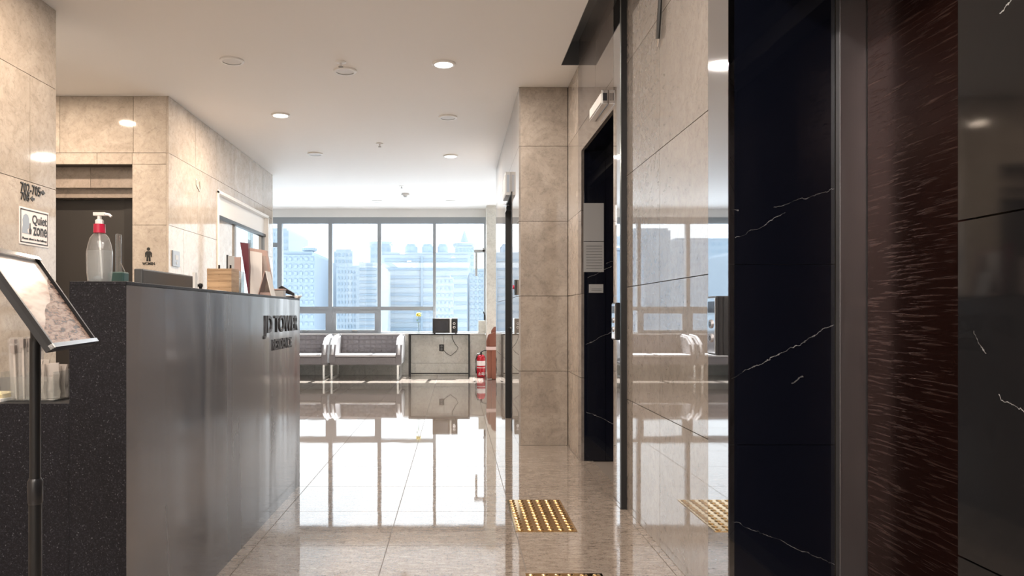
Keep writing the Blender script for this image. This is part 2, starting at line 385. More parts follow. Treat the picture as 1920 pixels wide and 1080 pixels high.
def clad(parent, plane, c, th, a0, a1, rows, mat, joints, name='stone_panel'):
    """stone panels on a wall; plane 'x+','x-','y-' is the way the face looks; joints: per-row list of cuts along the wall"""
    for r in range(len(rows)-1):
        z0, z1 = rows[r], rows[r+1]
        cuts = [a0]+[q for q in sorted(joints[r % len(joints)]) if a0+.02 < q < a1-.02]+[a1]
        for p, q in zip(cuts, cuts[1:]):
            if plane == 'x+': piece(name, mat, parent, c-th, c, p+G/2, q-G/2, z0+G/2, z1-G/2)
            elif plane == 'x-': piece(name, mat, parent, c, c+th, p+G/2, q-G/2, z0+G/2, z1-G/2)
            else: piece(name, mat, parent, p+G/2, q-G/2, c, c+th, z0+G/2, z1-G/2)
TH = .02
# ---- left wall, near part
wl = struct('wall_left', MB().box(XL-.18, XL-TH, DR, DL0-TH, 0, ZC), M['joint'])
j1 = [4.218-.92*k for k in range(9)]; j2 = [3.76-.92*k for k in range(9)]
clad(wl, 'x+', XL, TH, DR, DL0, ROWS, M['stone'], [j2, j1, j2, j1, j2])
# ---- restroom wall
xo1 = PX(248, DL1); zo = PZ(308, DL1); xo0 = -3.72
wr = struct('wall_restroom', MB().box(-5.2, xo0, DL1+TH, DL1+.9, 0, ZC).box(xo0, xo1, DL1+TH, DL1+.9, zo+.01, ZC).box(xo1, XL-TH, DL1+TH, DL1+.9, 0, ZC), M['joint'])
xc = PX(312, DL1)
clad(wr, 'y-', DL1, TH, -5.2, xc, [ROWS[4], ZC], M['stone'], [[PX(112, DL1), PX(250, DL1), -4.5]])
clad(wr, 'y-', DL1, TH, -5.2, xc, [zo, ROWS[4]], M['stone'], [[PX(182, DL1), xo1, -4.3]])
clad(wr, 'y-', DL1, TH, xo1, xc, [0, .605, 1.218, 1.827, zo], M['stone'], [[]])
clad(wr, 'y-', DL1, TH, -5.2, xo0, [0, .605, 1.218, 1.827, zo], M['stone'], [[-4.5]])
piece('corner_strip', M['stone'], wr, xc+G/2, XL-.001, DL1, DL1+TH, 0, ZC)
# recessed lintel, band and door
za = PZ(352, 6.40); zb = PZ(372, 6.50)
for p, q in ((xo0, PX(170, 6.4)), (PX(170, 6.4), xo1)):
    piece('lintel_panel', M['stone_w'], wr, p+.001, q-.002, 6.40, 6.46, za, zo+.005)
piece('lintel_band', M['stone_w'], wr, xo0, xo1, 6.46, 6.56, zb, za)
rd = thing('restroom_door', (-3.2, 6.60, 0), 'dark charcoal flush door in the stone opening beside the women sign', 'door')
MB().box(xo0+.02, PX(235, 6.6), 6.58, 6.64, 0.01, zb).build('door_leaf', M['darkdoor'], rd)
MB().box(PX(236, 6.6), xo1+.1, 6.565, 6.66, 0.0, zb).build('door_frame', M['darkframe'], rd)
MB().cyl((-2.93, 6.58, 1.0), (-2.93, 6.53, 1.0), .012).cyl((-2.93, 6.535, 1.0), (-3.05, 6.535, 1.0), .01).build('door_handle', M['chrome'], rd, True)
# passage end and back
struct('wall_passage', MB().box(-5.4, -5.2, DL0-.2, DL1+.9, 0, ZC), M['white'])
wp = struct('wall_passage_side', MB().box(-5.2, XL-.18, DL0-.2, DL0-TH, 0, ZC), M['white'])
# ---- left wall, far part with the sliding door
xd0, xd1 = DX(408, XL), DX(502, XL); zd = PZ(358, xd0)
wf = struct('wall_left_rear', MB().box(XL-.2, XL-TH, DL1+TH, xd0, 0, ZC).box(XL-.2, XL-TH, xd1, DL2, 0, ZC).box(XL-.2, XL-TH, xd0, xd1, zd, ZC), M['joint'])
kk = [DL1+.02, 6.75, 7.67, 8.6]
clad(wf, 'x+', XL, TH, DL1, DL2, [ROWS[4], ZC], M['stone'], [[6.9, 7.5, 8.1, 8.7, 9.3]])
clad(wf, 'x+', XL, TH, DL1, xd0, [0, .605, 1.218, 1.827, ROWS[4]], M['stone'], [[6.6], [6.95], [6.6], [6.95]])
clad(wf, 'x+', XL, TH, xd0, DL2, [zd, ROWS[4]], M['stone'], [[8.1, 8.9]])
clad(wf, 'x+', XL, TH, xd1, DL2, [0, .605, 1.218, 1.827, zd], M['stone'], [[]])
piece('corner_strip', M['stone_b'], wf, XL-.2, XL, DL2, DL2+.02, 0, ZC)
sd = thing('sliding_door', (XL-.1, (xd0+xd1)/2, 0), 'glass sliding door with a black top rail in a thin white frame on the left stone wall', 'door')
MB().box(XL-.06, XL+.012, xd0-.015, xd0+.02, 0, zd).box(XL-.06, XL+.012, xd1-.02, xd1+.015, 0, zd).box(XL-.06, XL+.012, xd0-.015, xd1+.015, zd-.02, zd+.012).build('white_frame', M['white'], sd)
zr = PZ(400, xd0)
MB().box(XL-.07, XL-.02, xd0+.02, xd1-.02, zr-.035, zr).build('top_rail', M['blackm'], sd)
MB().box(XL-.06, XL-.04, xd0+.02, xd1-.02, zr, zd-.02).build('transom_panel', M['white'], sd)
dm = DX(446, XL)
MB().box(XL-.08, XL-.05, xd0+.02, dm, 0, zr-.035).build('stone_leaf', M['stone'], sd)
MB().box(XL-.065, XL-.05, dm+.06, xd1-.06, .02, zr-.04).build('glass_leaf', M['glassd'], sd)
MB().box(XL-.07, XL-.035, dm, dm+.06, 0, zr-.035).box(XL-.07, XL-.035, xd1-.07, xd1-.02, 0, zr-.035).build('stile', M['alu'], sd)
struct('wall_left_room', MB().box(-6.2, -6.0, DL1+.9, DB+.2, 0, ZC), M['white'])
struct('wall_left_return', MB().box(-6.0, XL-.2, DL1+.9, DL1+1.1, 0, ZC), M['white'])
struct('wall_behind', MB().box(-2.62, 1.4, DR-.2, DR, 0, ZC), M['white'])

# ---- window wall
wb = struct('wall_back', MB().box(-6, 3, DB+TH, DB+.2, 0, PZ(627, DB)).box(-6, 3, DB, DB+.2, PZ(407, DB), ZC), M['white'])
zs = PZ(627, DB)
clad(wb, 'y-', DB, TH, -6, 2.9, [0, PZ(681, DB), zs], M['stone_b'], [[-6+.44*k for k in range(1, 21)], [-5.5+.88*k for k in range(0, 10)]])
piece('sill_ledge', M['white'], wb, -6, .51, DB-.03, DB+.2, zs, zs+.02)
wn = bpy.data.objects.new('window_1', None); COL.objects.link(wn); wn.location = (-2, DB+.1, zs); wn['kind'] = 'structure'
yw0, yw1 = DB+.02, DB+.12
zt, zh = PZ(411, DB), PZ(419, DB); z_lo = zs+.02
tr0, tr1 = PZ(582, DB), PZ(575, DB)
MB().box(-6, .53, yw0, yw1, zh, PZ(407, DB)).build('head_frame', M['alu'], wn)
MB().box(-6, .53, yw0, yw1, z_lo, z_lo+.025).build('sill_frame', M['alu'], wn)
mull = [PX(910, DB), PX(814.5, DB), PX(711, DB), PX(619, DB), PX(524, DB), -4.0, -4.9, -5.8]
mw = [.022, .025, .03, .032, .04, .03, .03, .03]
for x, w in zip(mull, mw):
    MB().box(x-w, x+w, yw0-.02, yw1, z_lo, zh).build('mullion', M['alu'], wn)
for i in range(len(mull)-1):
    r, l = mull[i]-mw[i], mull[i+1]+mw[i+1]; yg = DB+.07
    if i == 0: MB().box(l, r, yg, yg+.008, z_lo+.02, zh).build('pane', M['glass'], wn); continue
    MB().box(l, r, yg, yg+.008, tr1, zh).build('pane', M['glass'], wn)
    MB().box(l, r, yw0, yw1, tr0, tr1).build('transom', M['alu'], wn)
    if i == 1: MB().box(l, r, yg, yg+.008, z_lo+.02, tr0).build('pane', M['glass'], wn)
    else:
        q = .055
        s_ = MB().box(l, r, yw0-.015, yw0+.04, z_lo+.025, z_lo+.025+q*.6).box(l, r, yw0-.015, yw0+.04, tr0-q, tr0).box(l, l+q*1.3, yw0-.015, yw0+.04, z_lo+.058, tr0-q).box(r-q*.9, r, yw0-.015, yw0+.04, z_lo+.058, tr0-q).build('sash', M['alu'], wn)
        MB().box(l+q, r-q*.8, yg-.02, yg-.012, z_lo+.05, tr0-q+.01).build('pane', M['glass'], s_)
        MB().box((l+r)/2-.05, (l+r)/2+.05, yw0-.035, yw0-.012, z_lo+.035, z_lo+.055).build('sash_handle', M['chrome'], s_)
# narrow sash of the far left bay
MB().box(-4.0, mull[4], yw0-.01, yw1, PZ(463, DB), PZ(455, DB)).build('transom', M['alu'], wn)
# ---- column and wall right of the window
wc = struct('wall_back_column', MB().box(.52, .71, 12.55, DB, 0, ZC), M['stone_b'])
struct('wall_right_room', MB().box(2.9, 3.1, 9.4, DB+.2, 0, ZC), M['white'])
struct('wall_right_return', MB().box(.55, 3.0, 9.30, 9.42, 0, ZC), M['white'])

# ---- wall behind the pillar, with the service door
DE = 9.44; sd0, sd1 = 6.74, 7.61; zsd = PZ(385, sd1)
wq = struct('wall_right_rear', MB().box(XP+TH, XE+.2, DP+TH, sd0, 0, ZC).box(XP+TH, XE+.2, sd1+.01, DE-.01, 0, ZC).box(XP+TH, XE+.2, sd0, sd1+.01, zsd, ZC).box(.62, XE+.2, sd0, sd1+.01, 0, zsd), M['joint'])
clad(wq, 'x-', XP, TH, DP, sd0, ROWS, M['stone_r'], [[]])
clad(wq, 'x-', XP, TH, sd1, DE, ROWS, M['stone_r'], [[8.5]])
clad(wq, 'x-', XP, TH, sd0, sd1, [zsd, ROWS[4], ZC], M['stone_r'], [[]])
clad(wq, 'y-', DP, TH, XP+.012, XE-.003, ROWS, M['stone_p'], [[]])
dv = thing('service_door', (.59, (sd0+sd1)/2, 0), 'black service door with chrome lever set in the right wall behind the stone pillar', 'door')
MB().box(.585, .615, sd0+.02, sd1-.03, 0, zsd-.02).build('door_leaf', M['darkdoor'], dv)
MB().box(XP-.004, .615, sd1-.03, sd1+.004, 0, zsd).box(XP-.004, .615, sd0, sd0+.02, 0, zsd).box(XP-.004, .615, sd0, sd1, zsd-.02, zsd).build('door_frame', M['blackm'], dv)
MB().box(.50, .585, sd1-.3, sd1-.06, 2.10, 2.15).tube([(.53, sd1-.28, 2.15), (.49, sd1-.15, 2.17), (.52, sd1-.05, 2.185)], .008).build('door_closer', M['chrome'], dv)
MB().cyl((.585, sd1-.1, .93), (.53, sd1-.1, .93), .012).cyl((.535, sd1-.1, .93), (.535, sd1-.22, .93), .011).build('lever_handle', M['chrome'], dv, True)
# ---- elevator wall
o20, o21, zo2 = 4.27, DX(1090, XE), PZ(283, DX(1090, XE))
DS = 4.03
we = struct('wall_right', MB().box(XE+TH, 1.6, o21+.02, DP+TH, 0, ZC).box(XE+TH, 1.6, DS+.03, o20-.02, 0, ZC).box(XE+TH, 1.6, o20-.02, o21+.02, zo2+.02, ZC).box(1.30, 1.6, o20-.02, o21+.02, 0, zo2+.02)
     .box(XE+.09, 1.6, DS+.02, CD, ZC, 3.14), M['joint'])
dv1 = 5.50
clad(we, 'x-', XE, TH, dv1, DP+.019, ROWS, M['stone_p'], [[]])
clad(we, 'x-', XE, TH, o21, dv1, [0, .605, 1.218, 1.827, ROWS[4], ZC], M['stone_e'], [[]])
tag(piece('steel_panel', M['steelm'], we, XE, XE+TH, DS+.032, o20-.002, 0, ZC), 'mirror-polished steel strip')
clad(we, 'x-', XE, TH, o20, o21, [zo2, ROWS[4], ZC], M['stone_e'], [[4.82]])
piece('upper_strip', M['stone_e'], we, XE, XE+.09, DS+.03, CD-.006, ZC+.002, CZ)
tag(piece('jamb_panel', M['marble'], we, XE+.02, PX(1135, o21), o21, o21+.02, 0, zo2), 'black marble jamb')
tag(piece('jamb_panel', M['marble'], we, PX(1135, o21)+.002, 1.30, o21-.004, o21+.02, 0, zo2), 'black marble jamb')
tag(piece('jamb_panel', M['marble'], we, XE+.02, 1.30, o20-.02, o20, 0, zo2), 'black marble jamb')
tag(piece('soffit_panel', M['marble'], we, XE+.02, 1.30, o20, o21, zo2, zo2+.02), 'black marble soffit')
struct('trim_1', MB().box(.904, .948, DS, DS+.03, 0, CZ), M['blackm'])
o10, o11, zo1 = 1.374, 2.528, 2.259
dst = DX(1328, XN)
wx = struct('wall_right_near', MB().box(XN+TH, 1.75, o11+.02, DS-.001, 0, ZC).box(XN+TH, 1.75, DR, o10-.02, 0, ZC).box(XN+TH, 1.75, o10-.02, o11+.02, zo1+.02, ZC).box(1.50, 1.75, o10-.02, o11+.02, 0, zo1+.02)
     .box(XN+.07, 1.75, .2, DS-.001, ZC, 3.14), M['joint'])
clad(wx, 'x-', XN, TH, dst, DS, ROWS, M['stone_r'], [[3.38]])
clad(wx, 'x-', XN, TH, DR, o10, [0, .62, 1.243, 1.86, 2.44, ZC], M['marble2'], [[0.3, -.9, -2.1]], 'marble_panel')
clad(wx, 'x-', XN, TH, o10, o11, [zo1, ZC], M['marble2'], [[1.95]], 'marble_panel')
piece('upper_strip', M['stone_e'], wx, XN, XN+.07, .2, DS-.002, ZC+.002, CZ)
tag(piece('steel_panel', M['steelm'], wx, XN-.001, XN+TH, o11-.0, dst-.002, 0, ZC), 'mirror-polished steel strip')
xj = PX(1565, o11)
for z0, z1 in ((0, .62), (.622, 1.24), (1.242, zo1)):
    tag(piece('jamb_panel', M['marble'], wx, XN+.004, xj, o11, o11+.02, z0, z1), 'black veined marble jamb')
tag(piece('jamb_panel', M['marble'], wx, XN+.02, 1.5, o10-.02, o10, 0, zo1), 'black marble jamb')
tag(piece('soffit_panel', M['marble'], wx, XN+.02, 1.5, o10, o11, zo1, zo1+.02), 'black marble soffit')

# lifts
def lift(x, d0, d1, zt, xf, label, twoleaf):
    t = thing('elevator_door', (x, (d0+d1)/2, 0), label, 'elevator')
    MB().box(xf, x+.03, d1-.03, d1-.002, 0, zt).build('steel_frame', M['steel'], t, bevel=.002)
    MB().box(xf, x+.03, d0+.002, d0+.03, 0, zt).build('steel_frame', M['steel'], t, bevel=.002)
    MB().box(xf, x+.03, d0+.03, d1-.03, zt-.08, zt-.002).build('steel_header', M['steel'], t)
    mid = (d0+d1)/2
    MB().box(x, x+.03, d0+.036, mid-.002, .01, zt-.085).build('door_leaf', M['door'], t)
    MB().box(x, x+.03, mid+.002, d1-.036, .01, zt-.085).build('door_leaf', M['door'], t)
    MB().box(xf, x+.03, d0+.03, d1-.03, 0, .008).build('threshold', M['steel'], t)
lift(PX(1616, o11), o10, o11, zo1, xj+.002, 'red-brown etched metal elevator door beside the black marble jamb at the right', 1)
lift(1.22, o20, o21, zo2, 1.15, 'elevator door deep in the dark opening beyond the polished right wall', 1)

# ================================================================== ceiling fittings
def DCL(y): return (ZC-H)*F/(VY-y)
def downlight(x, d, on, label, r=.085, power=1.):
    t = thing('downlight', (x, d, ZC-.012), label, 'light', 'lit round downlights' if on else 'unlit round downlights')
    MB().lathe((x, d, ZC-.013), [(r*.80, .0), (r*.96, .0), (r*1.02, .004), (r*1.02, .013), (r*.80, .013)], 32, cap=False).build('ring', M['ring'], t, True)
    MB().lathe((x, d, ZC-.010), [(r*.8, 0), (r*.8, .009)], 32).build('lens', M['lens_on'] if on else M['lens_off'], t)
    if on:
        l = bpy.data.lights.new('downlight_lamp', 'AREA'); l.shape = 'DISK'; l.size = r*1.5; l.energy = LAMP_W*power; l.color = LAMP_C
        lo = bpy.data.objects.new('downlight_lamp', l); COL.objects.link(lo); lo.parent = t; lo.location = (0, 0, -.004)
        if x < -1: l.color = LAMP_WARM
    return t
def pxl(x, y): d = DCL(y); return PX(x, d), d
L = lambda x, y: pxl(x, y)
downlight(*L(832, 119), True, 'lit round downlight in the ceiling, largest and brightest in view')
downlight(*L(526, 215), True, 'lit round downlight left of centre, nearest the left stone wall')
downlight(*L(845, 292), True, 'lit round downlight third back in the row down the ceiling middle')
downlight(-3.16, 5.42, True, 'lit downlight over the restroom passage, seen mirrored in the stone wall', power=.9)
for d, q in ((2.27, 'just ahead of the camera, above the view'), (-.9, 'behind the camera')): downlight(-.09, d, True, 'lit downlight in the centre row, '+q)
for d, q in ((3.7, 'over the reception counter, above the view'), (.5, 'left of the camera, above the view'), (-2.4, 'behind the camera')): downlight(-1.63, d, True, 'lit downlight in the left row, '+q)
downlight(*L(435, 113), False, 'unlit round downlight nearest the left end of the ceiling')
downlight(*L(647, 132), False, 'unlit round downlight just below the small ceiling sprinkler')
downlight(*L(840, 219), False, 'unlit round downlight between the two lit ones of the centre row')
downlight(*L(591, 288), False, 'unlit round downlight just in front of the sunlit ceiling patch')
downlight(*L(845, 377), False, 'unlit round downlight far back near the windows, right one')
downlight(*L(707, 377), False, 'unlit round downlight far back near the windows, left one')
def sprinkler(x, y, label, s=1.):
    X, d = L(x, y); t = thing('ceiling_sprinkler', (X, d, ZC), label, 'sprinkler', 'ceiling sprinklers')
    MB().lathe((X, d, ZC-.008*s), [(.034*s, 0), (.04*s, .004*s), (.04*s, .008*s)], 20).build('rose', M['ring'], t, True)
    MB().cyl((X, d, ZC-.008*s), (X, d, ZC-.035*s), .010*s, .006*s, 10).build('nozzle', M['chrome'], t, True)
    MB().cyl((X, d, ZC-.035*s), (X, d, ZC-.039*s), .018*s, None, 12).build('deflector', M['ringd'], t)
sprinkler(639, 116, 'small white ceiling sprinkler with dark nozzle, the nearest one')
sprinkler(712, 269, 'small ceiling sprinkler in the middle of the ceiling')
sprinkler(753, 349, 'small ceiling sprinkler just in front of the smoke detector', .8)
X, d = L(760, 363)
sm = thing('smoke_detector', (X, d, ZC), 'round white smoke detector far back on the ceiling', 'smoke detector')
MB().lathe((X, d, ZC-.03), [(.03, -.018), (.036, -.014), (.036, 0), (.062, 0), (.066, .012), (.06, .03)], 24).build('housing', M['ring'], sm, True)
MB().cyl((X, d, ZC-.048), (X, d, ZC-.054), .022).build('sensor_cap', M['grey'], sm)

# ================================================================== reception counter
CXr, CXl, CD0, CD1, CT = -.98, PX(130, 2.188), 2.188, 4.616, 1.168
rc = thing('reception_counter', (-1.07, (CD0+CD1)/2, 0), 'speckled black granite reception counter with metal letters on its long side', 'counter')
DSM = DX(505, CXr)
DZ = .804
ce_ = CT-.012
MB().prism([(CXl, CD0, 0), (CXr-.0004, CD0, 0), (CXr-.0204, CD0+.02, 0), (CXl, CD0+.02, 0)], (0, 0, ce_)).build('end_panel', M['dg'], rc)
MB().prism([(CXr, CD0, 0), (CXr, DSM-.001, 0), (CXr-.02, DSM-.001, 0), (CXr-.02, CD0+.02, 0)], (0, 0, ce_)).build('side_panel', M['dgs'], rc)
MB().box(CXr-.02, CXr, DSM+.001, CD1, 0, CT-.012).build('side_panel', M['dgs'], rc)
MB().box(CXl, CXr, CD0, CD1, CT-.012, CT).build('counter_top', M['dg'], rc, bevel=.002)
MB().box(CXl, CXl+.02, CD0+.02, CD1, 0, CT-.012).build('inner_panel', M['dg'], rc)
MB().box(CXl, CXr-.02, CD1-.02, CD1, 0, CT-.012).build('end_panel', M['dg'], rc)
MB().box(-1.9, CXl-.001, CD0, CD0+.02, 0, DZ-.02).build('desk_end_panel', M['dg'], rc)
MB().box(-1.9, CXl-.001, CD0, CD1, DZ-.02, DZ).build('desk_top', M['dg'], rc)
MB().box(-1.9, CXl-.001, CD1-.02, CD1, 0, DZ-.02).build('desk_end_panel', M['dg'], rc)
def spaced(s, d0, d1, z, size, ext, mat, name):
    o = text(name, s, size, ext, mat, (CXr+ext, d0, z), '+X', rc, 1., .0015)
    w = max(v.co.y for v in o.data.vertices)-min(v.co.y for v in o.data.vertices)
    m0 = min(v.co.y for v in o.data.vertices); s_ = (d1-d0)/w
    for v in o.data.vertices: v.co.y = (v.co.y-m0)*s_
    tag(o, 'brushed metal letters')
da, db = DX(494, CXr), DX(557, CXr)
spaced('JD TOWER', da, db, PZ(622, DX(520, CXr)), .128, .003, M['letter'], 'lettering')
spaced('RESIDENCE', DX(510, CXr), DX(546, CXr), PZ(655, DX(520, CXr)), .082, .002, M['letter'], 'lettering')

# ---- hand sanitiser
bx, by = PX(185, 2.27), 2.275
sb = thing('pump_bottle', (bx, by, CT), 'clear sanitiser bottle with red collar and white pump on the counter', 'bottle')
pf = [(.030, 0), (.035, .005), (.0375, .03), (.0385, .07), (.0385, .095), (.034, .118), (.028, .138), (.020, .148), (.014, .152), (.013, .158)]
MB().lathe((bx, by, CT), pf, 28, 1.03, .62).build('body', M['bottle'], sb, True)
MB().lathe((bx, by, CT+.003), [(r*.93, z) for r, z in pf[:5]], 28, 1.03, .60).build('gel', M['gel'], sb, True)
MB().tube([(bx, by, CT+.155), (bx+.004, by, CT+.08), (bx+.008, by, CT+.012)], .0028, 8).build('dip_tube', M['whitep'], sb, True)
MB().cyl((bx, by, CT+.153), (bx, by, CT+.180), .0175, .0165, 24).build('collar', M['red'], sb, True)
MB().cyl((bx, by, CT+.180), (bx, by, CT+.208), .007, .006, 14).lathe((bx, by, CT+.180), [(.012, 0), (.012, .012), (.008, .015)], 16).box(bx-.016, bx+.018, by-.008, by+.008, CT+.206, CT+.216).tube([(bx+.016, by, CT+.211), (bx+.030, by, CT+.209), (bx+.037, by, CT+.203)], .0042, 8).build('pump_head', M['whitep'], sb, True)
# ---- teal holder
hx, hy = PX(222, 2.42), 2.42
th = thing('card_holder', (hx, hy, CT), 'small teal holder with an upright clear blade beside the pump bottle', 'holder')
MB().box(hx-.026, hx+.026, hy-.02, hy+.02, CT, CT+.040).build('base', M['teal'], th, bevel=.004)
MB().box(hx-.004, hx+.006, hy-.012, hy+.012, CT+.040, CT+.165).build('blade', M['acrylic'], th, bevel=.002)
MB().tube([(hx+.006, hy, CT+.16), (hx+.008, hy, CT+.07), (hx+.022, hy, CT+.04)], .0015, 6).build('clip_wire', M['chrome'], th)
# ---- monitor behind the counter
mo = thing('monitor', (-1.27, 3.1, DZ), 'dark grey computer monitor behind the counter, only its top edge showing', 'monitor')
MB().box(-1.285, -1.25, 2.83*1.037, 3.5, .93, 1.252).build('screen_housing', M['greyd'], mo, bevel=.006)
MB().box(-1.289, -1.286, 2.95, 3.485, .95, 1.24).build('screen', M['micro'], mo)
MB().box(-1.28, -1.258, 3.18, 3.26, DZ+.01, .95).build('stand', M['grey'], mo)
MB().box(-1.37, -1.17, 3.10, 3.34, DZ, DZ+.012).build('stand_foot', M['grey'], mo, bevel=.003)
# ---- items on the counter
def tb(name, mb, mat, label, cat, group=None, bevel=0., smooth=False):
    return tag(mb.build(name, mat, None, smooth, bevel), label, cat, group)
tb('white_card', MB().box(-1.134, -1.124, 3.17, 3.20, CT, PZ(511, 3.18)), M['whitep'], 'narrow upright white card at the end of the monitor', 'card')
for i, (px, lab) in enumerate(((367, 'small black round stamp on the counter, left of two'), (376, 'small black round stamp on the counter, beside the wooden box'))):
    X = PX(px, 3.3); t = thing('ink_stamp', (X, 3.3, CT), lab, 'stamp', 'black ink stamps')
    MB().cyl((X, 3.3, CT), (X, 3.3, CT+.012), .011, .010).build('stamp_base', M['whitep'], t, True)
    MB().lathe((X, 3.3, CT+.012), [(.006, 0), (.007, .008), (.011, .016), (.009, .026), (.003, .029)], 14).build('knob', M['blackp'], t, True)
wx0, wx1, wd = PX(388, 3.5), PX(434, 3.5), 3.5
tb('booklet', MB().box(wx0-.02, wx1-.02, 3.36, 3.49, CT, CT+.012), M['paper'], 'white booklet lying flat in front of the wooden box', 'booklet', bevel=.002)
zbx = PZ(503, 3.5)
bw = thing('wooden_box', ((wx0+wx1)/2, wd+.06, CT), 'light wooden organiser box on the counter', 'box')
n_ = 4
for k in range(n_):
    z0 = CT+(zbx-CT)*k/n_; z1 = CT+(zbx-CT)*(k+1)/n_-.0015
    MB().box(wx0, wx1, wd, wd+.01, z0, z1).build('board', M['wood'], bw)
MB().box(wx0, wx0+.01, wd+.01, wd+.11, CT, zbx).box(wx1-.01, wx1, wd+.01, wd+.11, CT, zbx).box(wx0, wx1, wd+.11, wd+.12, CT, zbx).box(wx0, wx1, wd+.01, wd+.11, CT, CT+.01).build('box_body', M['wood'], bw)
for i, (dx, m, lab) in enumerate(((.03, 'blackp', 'black pen standing in the wooden box'), (.085, 'blackp', 'dark pen standing near the right end of the wooden box'))):
    t = tb('pen', MB().cyl((wx0+dx, wd+.08, CT+.011), (wx0+dx+.006, wd+.07, zbx+.02), .0045), M[m], lab, 'pen', 'pens in the wooden box', smooth=True)
ac = thing('acrylic_box', (PX(442, 3.75), 3.75, CT), 'clear acrylic card box right behind the wooden box', 'box')
ax0, ax1 = PX(436, 3.75), PX(453, 3.75)
MB().box(ax0, ax0+.003, 3.70, 3.80, CT, CT+.12).box(ax1-.003, ax1, 3.70, 3.80, CT, CT+.12).box(ax0, ax1, 3.70, 3.703, CT, CT+.12).box(ax0, ax1, 3.797, 3.80, CT, CT+.12).build('case', M['acrylic'], ac)
MB().box(ax0+.006, ax1-.006, 3.72, 3.76, CT+.001, CT+.085).build('card_stack', M['paper'], ac)
gf = thing('photo_frame', (PX(438, 3.95), 3.95, CT), 'small grey picture frame with a black post, behind the wooden box', 'frame')
MB().box(PX(425, 3.95), PX(428, 3.95), 3.945, 3.955, CT, PZ(478, 3.95)).build('post', M['blackp'], gf)
MB().box(PX(428, 3.95), PX(440, 3.95), 3.945, 3.952, CT, PZ(480, 3.95)).build('grey_board', M['greyl'], gf)
MB().box(PX(440, 3.95), PX(452, 3.95), 3.945, 3.952, CT, PZ(482, 3.95)).build('print', M['pinkp'], gf)
# maroon folder (leaning) and brochure stands
def P(x, y, D): return Vector((PX(x, D), D, PZ(y, D)))
f0 = [P(450, 454, 4.02), P(465, 456, 4.02), P(467, 500, 4.02), P(466, 546, 4.02), P(462, 530, 4.02)]
f0[3].z = CT; 
tb('folder', MB().prism(f0, (.0, .03, 0)), M['maroon'], 'maroon folder leaning beside the tall brochure holder', 'folder')
bh = thing('brochure_holder', (PX(484, 4.12), 4.12, CT), 'tall clear acrylic brochure holder on the counter, pale leaflets inside', 'holder')
MB().prism([P(467, 470, 4.08), P(491, 474, 4.08), Vector((PX(491, 4.08), 4.08, CT)), Vector((PX(467, 4.08), 4.08, CT))], (0, .006, 0)).build('front_sheet', M['paper'], bh)
MB().prism([P(465, 464, 4.12), P(500, 470, 4.12), P(509, 520, 4.12), Vector((PX(512, 4.12), 4.12, CT)), Vector((PX(470, 4.12), 4.12, CT))], (0, .02, 0)).build('leaflets', M['pinkp'], bh)
MB().prism([P(478, 476, 4.10), P(498, 480, 4.10), Vector((PX(508, 4.10), 4.10, CT)), Vector((PX(488, 4.10), 4.10, CT))], (0, .008, 0)).build('clear_panel', M['acrylic'], bh)
tc_ = thing('tent_card', (PX(495, 4.02), 4.02, CT), 'small folded tent card with a printed front, before the brochure holder', 'card')
A = P(497, 508, 3.98); B0 = Vector((PX(484, 3.98), 3.98, CT)); C0 = Vector((PX(508, 3.98), 3.98, CT))
th_ = Vector((.004, 0, 0))
MB().prism([A, A-th_*1.2, B0-th_, B0], (0, .09, 0)).build('left_leaf', M['pinkp'], tc_)
MB().prism([A, A+th_*1.2, C0+th_, C0], (0, .09, 0)).build('right_leaf', M['paper'], tc_)
MB().box(B0.x+.006, C0.x-.006, 3.99, 4.0, CT, CT+.02).build('leaf_print', M['pinkp'], tc_)
x1 = PX(522, 4.30)
tn = thing('card_tin', (x1, 4.33, CT), 'small grey tin near the far end of the counter', 'tin')
MB().box(x1-.030, x1+.030, 4.30, 4.36, CT, CT+.042).build('tin_body', M['greyl'], tn, bevel=.004)
MB().box(x1-.032, x1+.032, 4.298, 4.362, CT+.042, CT+.050).build('lid', M['pinkp'], tn, bevel=.002)
x2 = PX(538, 4.45)
hs_ = thing('stapler', (x2, 4.46, CT), 'black and white stapler at the far end of the counter', 'stapler')
MB().box(x2-.05, x2+.045, 4.44, 4.475, CT, CT+.010).build('stapler_base', M['blackp'], hs_, bevel=.003)
MB().prism([(x2-.05, 4.44, CT+.062), (x2-.03, 4.44, CT+.074), (x2+.045, 4.44, CT+.028), (x2+.045, 4.44, CT+.012), (x2-.045, 4.44, CT+.040)], (0, .032, 0)).build('stapler_arm', M['blackp'], hs_, bevel=.003)
MB().box(x2+.02, x2+.040, 4.445, 4.47, CT+.010, CT+.014).build('anvil', M['chrome'], hs_)
x3 = PX(548, 4.54)
tb('leaflet_pile', MB().box(x3-.05, x3+.04, 4.51, 4.60, CT, CT+.010).box(x3-.035, x3+.05, 4.52, 4.59, CT+.010, CT+.017), M['paper'], 'low pile of white leaflets on the counter corner', 'leaflets', bevel=.001)

